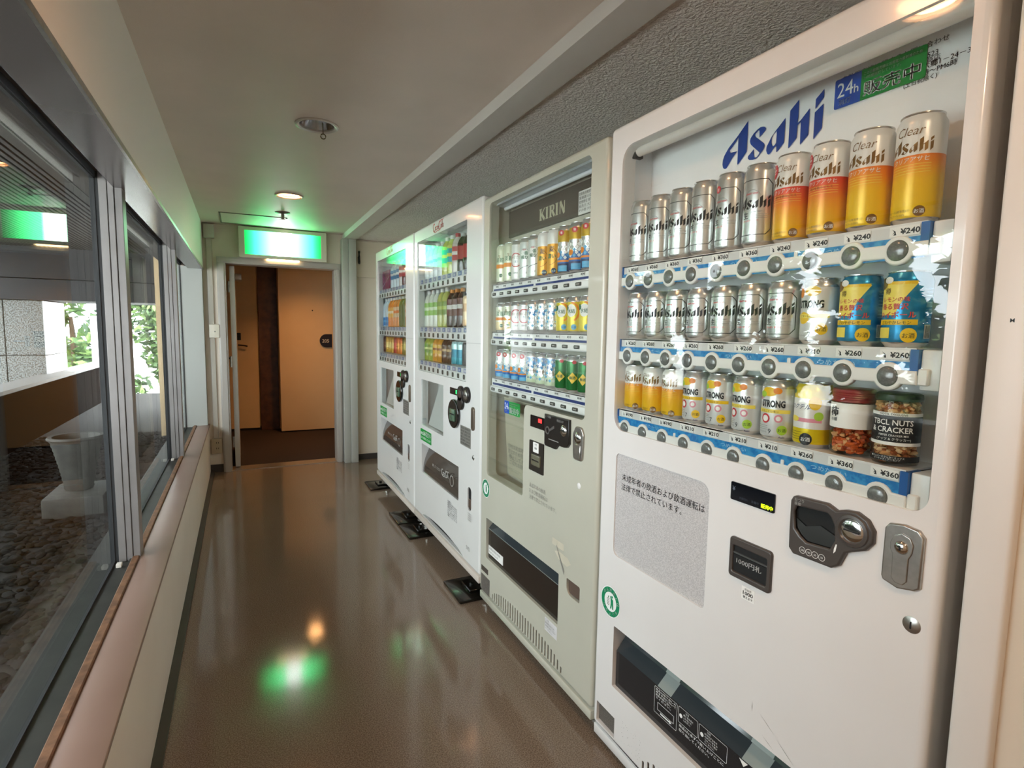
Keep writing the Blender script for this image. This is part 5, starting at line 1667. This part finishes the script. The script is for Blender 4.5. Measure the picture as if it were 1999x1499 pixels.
KK = [['k_cream_t', 'k_cream_t', 'k_ring_t', 'k_lager_t', 'k_lager_t', 'k_gold_t', 'k_gold_t', 'k_diamond_t', 'k_diamond_t', 'k_diamond_t'],
      ['k_cream_s', 'k_cream_s', 'k_ring_s', 'k_ring_s', 'k_ice_s', 'k_ice_s', 'k_ice_s', 'k_citrus_s', 'k_citrus_s', 'k_citrus_s'],
      ['k_diamond_s'] * 4 + ['k_blue_s'] * 3 + ['k_green_s'] * 3]
DESC.update(k_cream_t='tall cream can with orange band', k_ring_t='tall white can with red ring', k_lager_t='tall pale silver can', k_gold_t='tall gold can with white top', k_diamond_t='tall blue and mustard can', k_cream_s='short cream can', k_ring_s='short white can with red ring', k_ice_s='short icy silver can', k_citrus_s='short lemon yellow can', k_diamond_s='short silver and blue can', k_blue_s='short pale blue can', k_green_s='short dark green can')
for r in range(3):
    for i in range(10):
        k = KK[r][i]
        row = ('top', 'middle', 'bottom')[r]
        lab = '%s, %s from left on the second machine\'s %s shelf' % (DESC[k], ORD[i], row) if i < 9 else '%s at the right end of the second machine\'s %s shelf' % (DESC[k], row)
        place(k, lab, w2(YK, COLK[i] + 0.0, 0.054, ROWK[r][0] + 0.0003), -PI / 2 + math.radians(26 + rg.uniform(-8, 8)), 'cans on the second machine\'s %s shelf' % row)
# sloping notice board in the lower left of the display
sb = MB()
sb.add([(0.085, 0.100, 0.665), (0.425, 0.100, 0.665), (0.425, 0.055, 1.03), (0.13, 0.055, 1.03)], [(0, 1, 2, 3)], 0)
for i, s_ in enumerate(('当社は未成年者の飲酒', '防止のため夜間の販売を', '停止しております。', 'ご協力お願いします。')):
    sb.text(s_, 0.125, 0.80 - 0.026 * i, 0.022, 0.079 + 0.003 * i, 1, 0.0, 1, 'L', 0, 0.26)
sb.build('sloping_board', [M('board_khaki', '#b9b29c', 0.45), PRINTG], K)
sticker24('sale_sticker', 0.2404, 0.386, 0.977, 1.031, 0.0042, K)
# controls
ds = MB().prism(rrect(0.488, 0.604, 0.960, 1.006, 0.002, 2), -0.002, 0.004, 0)
ds.box(0.552, 0.578, -0.0026, -0.002, 0.984, 0.999, 1)
ds.build('price_display', [M('display_brown_black', '#1d1513', 0.12), REDLIT], K)
kc = [(0.610, 1.0265), (0.7785, 1.0285), (0.7805, 0.945), (0.7667, 0.9304), (0.748, 0.9267), (0.7092, 0.9272), (0.690, 0.9091), (0.6194, 0.9094), (0.612, 0.917)]
kcb = MB().plate(kc[::-1], [], -0.010, 0.002, 0.003, 0, 2)
kcb.text('おつり返却', 0.617, 1.016, 0.009, -0.0104, 1, 0.0)
kcb.text('硬貨投入口', 0.70, 1.012, 0.009, -0.0104, 1, 0.0)
kcb.flat(circ(0.680, 0.9450, 0.0, 3) if False else rrect(0.645, 0.715, 0.938, 0.941, 0.001, 1), -0.0104, 1)
kco = kcb.build('coin_unit', [M('coin_unit_black', '#211d1b', 0.3), M('grey_print', '#9c9a96', 0.4)], K)
MB().dome(0.745, 0.986, 0.020, -0.010, -0.016, 0, 24, 3).box(0.730, 0.760, -0.0170, -0.0150, 0.9845, 0.9875, 1).build('coin_slot', [CHROME, HOLE], kco)
lv = MB().plate(circ(0.640, 0.970, 0.015, 18), [circ(0.640, 0.970, 0.010, 14)], -0.014, -0.009, 0.001, 0, 1)
lv.plate([(0.650, 0.974), (0.655, 0.968), (0.688, 0.984), (0.685, 0.993)], [], -0.014, -0.009, 0.001, 0, 1)
lv.build('return_lever', M('lever_grey', '#6f6d6a', 0.3, 0.4), kco)
bb = MB().prism(rrect(0.487, 0.598, 0.790, 0.908, 0.003, 2), -0.004, 0.002, 0)
bb.prism(rrect(0.520, 0.563, 0.866, 0.905, 0.003, 2), -0.0052, -0.004, 1)
bb.text('1000', 0.5415, 0.878, 0.012, -0.0056, 3, 0.02, 0.8, 'C')
bb.text('千円', 0.5415, 0.893, 0.009, -0.0056, 3, 0.0, 1, 'C')
bb.rbox(0.512, 0.580, -0.010, 0.0, 0.815, 0.858, 0.003, 2, 2).box(0.520, 0.573, -0.0106, -0.009, 0.834, 0.839, 0)
bb.build('banknote_slot', [M('slot_dark_brown', '#2b2622', 0.35), CARD, M('slot_translucent', '#6c6a58', 0.2, coat=0.5), PRINTK], K)
kh2 = MB().plate(rpoly([(0.803, 0.900), (0.858, 0.900), (0.864, 0.99), (0.850, 1.014), (0.815, 1.014), (0.799, 0.985)], 0.014, 4), [], -0.007, 0.002, 0.003, 0, 2).build('lock_handle', STEEL, K)
MB().dome(0.8310, 0.976, 0.020, -0.007, -0.013, 0, 20, 3).build('key_cylinder', CHROME, kh2)
MB().rbox(0.814, 0.850, -0.010, -0.006, 0.908, 0.955, 0.002, 1).build('pull', STEEL, kh2)
tt = MB()
for i, (s_, w_) in enumerate((('未成年者の飲酒', 0.127), ('および飲酒運転は', 0.145), ('法律で禁止されています。', 0.208))):
    tt.text(s_, 0.487, 0.722 - 0.0235 * i, 0.0195, -0.0006, 0, 0.0, 1, 'L', 0, w_)
tt.build('warning_print', PRINTG, K)
recycle(0.0615, 0.597, 0.0405, K)
MB().dome(0.836, 0.814, 0.011, 0, -0.003, 0, 18, 2).build('cover_cap', DOORW, K)
MB().recess(0.06, 0.732, 0.258, 0.470, 0.03, 0.118).build('chute_interior', HOLE, K)
fl = MB()
pf_ = [(0.012, 0.268), (0.012, 0.408), (0.060, 0.462)]
for j in range(2):
    (ya, za), (yb_, zb_) = pf_[j], pf_[j + 1]
    fl.add([(0.073, ya, za), (0.719, ya, za), (0.719, yb_, zb_), (0.073, yb_, zb_)], [(0, 1, 2, 3)], j)
fl.box(0.073, 0.719, 0.0108, 0.0118, 0.4065, 0.4085, 2)
kfo = fl.build('chute_flap', [M('flap_brown_black', '#1f1a18', 0.12, coat=0.5), SMOKE2, FLAPPATCH], K)
ss = MB().box(0.077, 0.233, 0.0105, 0.0116, 0.290, 0.330, 0)
ss.text('酒類自動販売機', 0.083, 0.314, 0.012, 0.0101, 1, 0.0, 1, 'L', 0, 0.12).text('免許 第1024号', 0.083, 0.297, 0.011, 0.0101, 1, 0.0, 1, 'L', 0, 0.10)
ss.build('licence_sticker', [CARD, PRINTG], kfo)
MB().recess(0.770, 0.864, 0.406, 0.475, 0.012, 0.06).rbox(0.778, 0.857, 0.006, 0.012, 0.416, 0.466, 0.002, 1, 1).build('coin_return', [HOLE, M('return_flap', '#5c4c44', 0.25, coat=0.4)], K)
sn = MB()
sn.flat(rrect(0.672, 0.752, 0.555, 0.580, 0.004, 2), -0.0004, 0)
sn.flat([(0.690, 0.535), (0.72, 0.545), (0.78, 0.54), (0.80, 0.525), (0.775, 0.508), (0.72, 0.515)], -0.0005, 0)
sn.flat([(0.700, 0.560), (0.7035, 0.560), (0.760, 0.487), (0.756, 0.470)], -0.0007, 1)
sn.build('tape_stain', [M('stain_beige', '#c9c3b0', 0.4), PRINTG], K)
pp = MB().box(0.631, 0.720, -0.0006, 0, 0.205, 0.256, 0)
for i, s_ in enumerate(('ご注意', '転倒防止のため', '本機をゆすらない', 'でください。')):
    pp.text(s_, 0.636, 0.245 - 0.0115 * i, 0.0095, -0.001, 1, 0.0)
pp.build('caution_paper', [M('paper_grey', '#d6d5d6', 0.5), PRINTG], K)
MB().prism(rrect(0.020, 0.098, 0.191, 0.2155, 0.001, 1), -0.001, 0.001, 0).prism(rrect(0.019, 0.117, 0.094, 0.174, 0.001, 1), -0.001, 0.001, 1).build('rating_plate', [M('plate_brown', '#4a443e', 0.4), M('filter_mesh')], K)
MB().box(0.135, 0.78, 0.004, 0.008, 0.09, 0.18).build('grille_backing', HOLE, K)

# ------------------------------------------------------------------ the two far machines (one pattern)
WC = 1.107
COLC = [0.118 + 0.0825 * i for i in range(10)]
ROWC = [(1.628, 1.585), (1.338, 1.295), (1.132, 1.091)]


def script_logo(b, x0, z0, w, h, y, m):
    """flowing red script wordmark as ribbons"""
    def rib(pts, wd):
        for i in range(len(pts) - 1):
            (xa_, za_), (xb_, zb_) = pts[i], pts[i + 1]
            L = math.hypot((xb_ - xa_) * w, (zb_ - za_) * h)
            if L < 1e-6:
                continue
            nx = -(zb_ - za_) * h / L * wd / 2; nz = (xb_ - xa_) * w / L * wd / 2
            b.flat([(x0 + xa_ * w - nx, z0 + za_ * h - nz), (x0 + xb_ * w - nx, z0 + zb_ * h - nz), (x0 + xb_ * w + nx, z0 + zb_ * h + nz), (x0 + xa_ * w + nx, z0 + za_ * h + nz)], y, m)

    def arc(cx, cz, rx, rz_, a0, a1, n=10):
        return [(cx + rx * math.cos(math.radians(a0 + (a1 - a0) * k / n)), cz + rz_ * math.sin(math.radians(a0 + (a1 - a0) * k / n))) for k in range(n + 1)]
    t = h * 0.10
    rib(arc(0.11, 0.52, 0.10, 0.36, 50, 310, 14), t * 1.5)
    rib(arc(0.24, 0.40, 0.05, 0.16, 0, 360, 12), t * 1.1)
    rib(arc(0.35, 0.40, 0.05, 0.16, 60, 300, 10), t * 1.1)
    rib(arc(0.45, 0.40, 0.045, 0.16, 0, 360, 12), t * 1.1)
    rib([(0.50, 0.56), (0.50, 0.26), (0.53, 0.24)], t)
    rib([(0.52, 0.42), (0.57, 0.46)], t)
    rib(arc(0.66, 0.52, 0.09, 0.40, 55, 310, 14), t * 1.5)
    rib(arc(0.77, 0.40, 0.045, 0.16, 0, 360, 12), t * 1.1)
    rib([(0.84, 0.25), (0.86, 0.90), (0.88, 0.95), (0.885, 0.80), (0.85, 0.30), (0.88, 0.24)], t)
    rib(arc(0.94, 0.40, 0.04, 0.16, 0, 360, 12), t * 1.1)
    rib([(0.98, 0.56), (0.98, 0.26), (1.0, 0.24)], t)
    rib([(0.10, 0.10), (0.25, 0.04), (0.45, 0.12), (0.55, 0.06)], t * 0.9)
    rib([(0.70, 0.86), (0.78, 1.0), (0.92, 0.94), (1.0, 1.04)], t * 0.9)


cbtn = MB().rbox(-0.0135, 0.0135, -0.003, 0.004, -0.0125, 0.0125, 0.005, 2, 0).box(-0.007, 0.007, -0.0036, -0.0028, -0.004, 0.005, 1)
cbtn_me = cbtn.mesh('button', [M('round_dark_button', '#57534d', 0.25), M('button_dark', '#26231f', 0.4)])
footC = MB().lathe([(0.028, 0.0), (0.028, 0.01), (0.014, 0.014), (0.014, 0.085)], 14, 0).mesh('levelling_foot', STEEL)


def far_machine(label, yl, dstr, rows, extra):
    t = machine(label, yl)
    cabinet(t, WC, 0.105, 1.930, 0.62, DOORC)
    holes = [rrect(0.072, 0.912, 1.068, 1.860, 0.006, 3), rrect(0.150, 0.570, 0.732, 1.018, 0.004, 2), rrect(0.164, 0.816, 0.432, 0.614, 0.004, 2), rrect(0.945, 0.995, 0.426, 0.546, 0.022, 5)]
    arch = [(0.170, 0.157)] + [(0.170 + 0.72 * k / 14, 0.157 + 0.034 * math.sin(PI * k / 14) ** 0.6) for k in range(1, 14)] + [(0.89, 0.157)]
    door(t, WC, 0.142, 1.937, holes + [arch], DOORC)
    MB().box(0.15, 0.91, 0.020, 0.045, 0.135, 0.20).build('toe_recess', HOLE, t)
    MB().rbox(0.001, WC - 0.001, -0.004, 0.1, 0.105, 0.138, 0.003, 2).build('base_strip', M('base_strip_paint', '#cfc5bb', 0.35), t)
    for x in (0.06, WC - 0.06):
        link('levelling_foot', footC, t, (x, 0.07, 0.0305))
    MB().recess(0.055, 0.93, 1.055, 1.875, 0.03, 0.1205).build('display_interior', M('display_cool_grey', '#d3d6d8', 0.4), t)
    MB().box(0.070, 0.914, 0.0045, 0.0075, 1.066, 1.862).build('display_glass', DISPGLASS, t)
    lg_ = MB()
    script_logo(lg_, 0.385, 1.868, 0.180, 0.056, -0.0007, 0)
    lg_.build('brand_lettering', REDLOGO, t)
    for r, (zc, zb) in enumerate(ROWC):
        sh = MB().box(0.075, 0.908, 0.018, 0.118, zc - 0.004, zc).box(0.075, 0.908, 0.016, 0.020, zc - 0.028, zc).build('shelf', PALEGREY, t)
        MB().rbox(0.076, 0.906, 0.0095, 0.03, zb - 0.024, zb + 0.016, 0.006, 2).build('button_bar', SHELFW, sh)
        for i, x in enumerate(COLC):
            link('button', cbtn_me, sh, (x, 0.0090, zb - 0.003))
            link('price_tag', ctag_me[(i + r) % 2], sh, (x - 0.022, 0.0155, zc - 0.024))
    # lower window with a sloping plate
    MB().recess(0.140, 0.580, 0.722, 1.028, 0.03, 0.115, 0).add([(0.19, 0.035, 0.735), (0.565, 0.035, 0.735), (0.565, 0.10, 1.02), (0.245, 0.10, 1.02)], [(0, 1, 2, 3)], 1).build('notice_window', [M('notice_grey', '#b7bab8', 0.4), M('notice_pale', '#cfd2cf', 0.35)], t)
    MB().box(0.148, 0.572, 0.0045, 0.0070, 0.730, 1.020).build('notice_glass', DISPGLASS, t)
    dp = MB().prism(rrect(0.683, 0.812, 0.986, 1.021, 0.002, 2), -0.002, 0.003, 0).box(0.775, 0.806, -0.0026, -0.002, 0.994, 1.014, 1)
    dp.build('price_display', [M('display_brown_black'), GREENLIT], t)
    cu2 = MB()
    for cx, cz, rr in ((0.857, 1.003, 0.041), (0.938, 1.006, 0.041), (0.858, 0.958, 0.038)):
        cu2.plate(circ(cx, cz, rr, 26), [], -0.014, 0.002, 0.005, 0, 2)
    co = cu2.build('coin_unit', [M('coin_unit_black')], t)
    MB().dome(0.938, 1.006, 0.024, -0.014, -0.019, 0, 22, 3).box(0.924, 0.952, -0.0200, -0.018, 1.0045, 1.0075, 1).build('coin_slot', [STEEL, HOLE], co)
    MB().dome(0.857, 1.003, 0.022, -0.014, -0.018, 0, 20, 2).build('return_knob', M('knob_brown', '#4a3a34', 0.3), co)
    bo = MB().plate(circ(0.763, 0.888, 0.077, 32), [], -0.016, 0.002, 0.006, 0, 3).build('banknote_slot', M('slot_gloss_black', '#161616', 0.12, coat=0.6), t)
    MB().rbox(0.728, 0.802, -0.021, -0.015, 0.850, 0.915, 0.006, 2, 0).box(0.735, 0.795, -0.0218, -0.020, 0.884, 0.890, 1).build('slot_mouth', [M('slot_green_glow', '#55705c', 0.2, coat=0.4), HOLE], bo)  # slot mouth in one even grey-green, no emission
    MB().plate(rrect(0.998, 1.034, 0.840, 0.956, 0.017, 6), [], -0.008, 0.002, 0.003, 0, 2).build('lock_handle', M('handle_bronze', '#7d7266', 0.3, 0.7), t)
    rp = MB().box(0.840, 0.984, -0.001, 0.0, 0.742, 0.842, 0)
    for i in range(6):
        rp.text(('販売品目 清涼飲料水', '販売者 東京支店', '住所 大田区六郷', '電話 0120-308-509', '設置番号 1234-56', '故障連絡先')[i], 0.847, 0.827 - 0.0155 * i, 0.0115, -0.0014, 1, 0.0, 1, 'L', 0, 0.125)
    rp.build('rating_plate', [M('plate_silver', '#a5a49d', 0.35, 0.5), PRINTK], t)
    MB().dome(1.017, 0.706, 0.013, 0, -0.004, 0, 16, 2).box(1.0158, 1.0182, -0.005, -0.0035, 0.701, 0.711, 1).build('key_lock', [STEEL, HOLE], t)
    ec = MB().prism(rrect(0.140, 0.357, 0.636, 0.708, 0.005, 2), -0.001, 0, 0)
    ec.text('eco24', 0.149, 0.672, 0.036, -0.0014, 1, 0.01, 1, 'L', 0, 0.095)
    ec.text('消灯中', 0.252, 0.673, 0.033, -0.0014, 1, 0.04, 1, 'L', 0, 0.098)
    ec.text('省エネ運転をしています', 0.150, 0.648, 0.017, -0.0014, 1, 0.0, 1, 'L', 0, 0.195)
    ec.build('eco_sign', [GREENST, PRINTW], t)
    MB().recess(0.155, 0.825, 0.424, 0.622, 0.03, 0.118).build('chute_interior', HOLE, t)
    n = 8
    fl = MB()
    prof = [(0.070 - 0.062 * math.sin(PI / 2 * k / n) ** 0.8, 0.612 - 0.178 * k / n) for k in range(n + 1)]
    for k in range(n):
        (ya_, za_), (yb2, zb2) = prof[k], prof[k + 1]
        fl.add([(0.168, ya_, za_), (0.812, ya_, za_), (0.812, yb2, zb2), (0.168, yb2, zb2)], [(0, 1, 2, 3)], 0, True)
    fob = fl.build('chute_flap', [M('flap_warm_grey', '#4a443f', 0.15, coat=0.6)], t)
    fpr = MB()
    script_logo(fpr, 0.52, 0.495, 0.12, 0.045, 0.008, 0)
    fpr.flat(circ(0.69, 0.505, 0.030, 20), 0.008, 0, [circ(0.69, 0.505, 0.026, 20)])
    fpr.text('押してください', 0.35, 0.51, 0.02, 0.009, 0, 0.0, 1, 'L', 0, 0.15)
    fpr.build('flap_print', M('pale_grey_print', '#b9b7b2', 0.4), fob)
    MB().prism(rrect(0.9455, 0.9945, 0.4265, 0.5455, 0.0215, 5), 0.006, 0.03, 0).rbox(0.950, 0.990, 0.002, 0.008, 0.437, 0.485, 0.004, 1, 1).build('coin_return', [HOLE, M('return_flap')], t)
    tp = MB()
    for i, s_ in enumerate(('お願い', '商品を取り出す', '時は受け口の', '扉を押して手を', '入れてくださ', 'い。飲み終えた', '缶はリサイクル', '箱へどうぞ')):
        tp.text(s_, 0.650, 0.383 - 0.0115 * i, 0.0095, -0.0006, 0, 0.01, 1, 'L', 0, 0.150 if i else 0.06)
    for i in range(4):
        tp.text('つり銭返却口', 0.945, 0.408 - 0.011 * i, 0.008, -0.0006, 1, 0.0, 1, 'L', 0, 0.055)
    tp.text('SVD', 0.93, 0.215, 0.03, -0.0006, 1, 0.0)
    tp.build('notice_print', [PRINTK, PRINTG], t)
    MB().box(0.925, WC - 0.012, -0.0008, 0.0, 1.2625, 1.2645).build('panel_seam', M('seam_grey', '#9b9a97', 0.5), t)
    for r in range(3):
        for i in range(10):
            k = rows[r][i]
            if not k:
                continue
            row = ('top', 'middle', 'bottom')[r]
            lab = '%s, %s from left on the %s machine\'s %s shelf' % (DESC[k], ORD[i], dstr, row) if i < 9 else '%s at the right end of the %s machine\'s %s shelf' % (DESC[k], dstr, row)
            place(k, lab, w2(yl, COLC[i], 0.066, ROWC[r][0] + 0.0003), -PI / 2 + rg.uniform(-0.2, 0.2), 'drinks on the %s machine\'s %s shelf' % (dstr, row))
    return t


ctag_me = []
for c in ('#5c74ab', '#8f8fb0'):
    b = MB().box(0, 0.046, -0.001, 0, 0, 0.022, 0)
    b.text('150', 0.023, 0.005, 0.014, -0.0014, 1, 0.03, 1.0, 'C')
    ctag_me.append(b.mesh('price_tag', [M('tag_' + c.strip('#'), c, 0.4), PRINTW]))
DESC.update(b_pale='clear bottle with pale blue label', b_teal='yellow drink bottle with teal label', b_red='red-labelled bottle', b_cola='dark cola bottle', b_clear='clear bottle with green label', b_tea='green tea bottle', b_coffee='brown coffee bottle', b_green_s='short green bottle', b_orange_s='short amber bottle', b_dark_s='short dark brown bottle', b_blue='blue-bottomed bottle', b_orange='orange juice bottle', b_peach='peach-coloured bottle', b_olive='olive green bottle', b_pinkcap='blue-labelled bottle with pink cap', b_redcap='red-labelled bottle with red cap', c_tan='tan coffee can', c_teal='teal can', c_black='black can', c_brown='brown can', c_gold='gold can', c_red='red can', c_orange='orange can', c_olive='olive can')
YC2, YC1 = 3.458, 4.572
C2 = far_machine('third vending machine, white with a red script logo, reflecting the green sign', YC2, 'third',
                 [['b_pale'] * 4 + ['b_teal', 'b_teal', 'b_redcap', 'b_cola', 'b_cola', 'b_red'],
                  ['b_clear'] * 3 + ['b_tea', 'b_tea', 'b_coffee', 'b_coffee', 'b_coffee', 'c_tan', 'c_tan'],
                  ['b_green_s', 'b_green_s', 'b_orange_s', 'b_orange_s', 'b_dark_s', 'b_dark_s', 'c_teal', 'c_teal', 'c_black', 'c_black']], None)
MB().box(0.70, 0.90, 0.1120, 0.1150, 1.42, 1.575).build('promo_card', M('promo_blue', '#2a82bd', 0.35), C2)
MB().box(0.50, 0.68, 0.1120, 0.1150, 1.72, 1.80).build('promo_card', M('promo_teal', '#2aa1a8', 0.35), C2)
C1 = far_machine('farthest vending machine, white with a red script logo, beside the end wall', YC1, 'farthest',
                 [[None, None, None, 'b_pinkcap', 'b_pinkcap', 'b_pinkcap', 'b_redcap', 'b_red', 'b_red', 'b_red'],
                  ['b_blue', 'b_blue', 'b_orange', 'b_orange', 'b_peach', 'b_peach', 'b_olive', 'b_olive', 'b_peach', 'b_orange'],
                  ['c_brown', 'c_gold', 'c_gold', 'c_gold', 'c_red', 'c_orange', 'c_orange', 'c_olive', 'c_gold', 'c_orange']], None)
MB().box(0.11, 0.32, 0.1120, 0.1150, 1.42, 1.58).build('promo_card', M('promo_blue'), C1)
MB().plate(circ(0.40, 1.55, 0.05, 20, 0.03), [], 0.110, 0.114, 0.001).build('promo_card', M('promo_yellow', '#e8d01f', 0.4), C1)
pb = thing('purple_carton', 'purple display carton at the left end of the farthest machine\'s top shelf', 'carton', w2(YC1, 0.20, 0.066, ROWC[0][0] + 0.0003), -PI / 2)
MB().rbox(-0.115, 0.115, -0.03, 0.03, 0, 0.15, 0.003, 1).build('carton_body', M('carton_purple', '#6b1f45', 0.35, noise=(25, '#a8307a', 0.8)), pb)
cp = MB().text('超炭酸', -0.09, 0.06, 0.05, -0.0306, 0, 0.02)
cp.flat([(-0.12, 0.02), (0.12, 0.10), (0.12, 0.105), (-0.12, 0.026)], -0.0305, 1)
cp.build('carton_print', [M('carton_print_pink', '#d98ab0', 0.4), PRINTW], pb)

# ------------------------------------------------------------------ anchor plates on the floor
ANC = M('black_rubber_pad', '#15130f', 0.22, coat=0.3)
for k, (ya, yb_) in enumerate(((2.385, 2.635), (3.285, 3.54), (3.56, 3.825), (4.44, 4.69))):
    p = thing('anchor_pad', ['black anchor pad nearest the viewer, under the third machine', 'nearer black anchor pad of the touching pair', 'farther black anchor pad of the touching pair', 'black anchor pad farthest away, at the last machine'][k], 'anchor pad', (0.915, ya, 0), 0, 'black anchor pads under the machines')
    w_ = yb_ - ya
    m_ = MB().rbox(0, 0.26, 0, w_, 0, 0.016, 0.006, 2)
    m_.build('pad', ANC, p)
    MB().rbox(0.075, 0.22, w_ * 0.25, w_ * 0.75, 0.016, 0.03, 0.003, 1).build('bracket', ANC, p)
    MB().lathe([(0.012, 0.016), (0.012, 0.028), (0.0, 0.030)], 6, 0, 0.11, w_ * 0.5, 0.012).build('bolt', ANC, p)
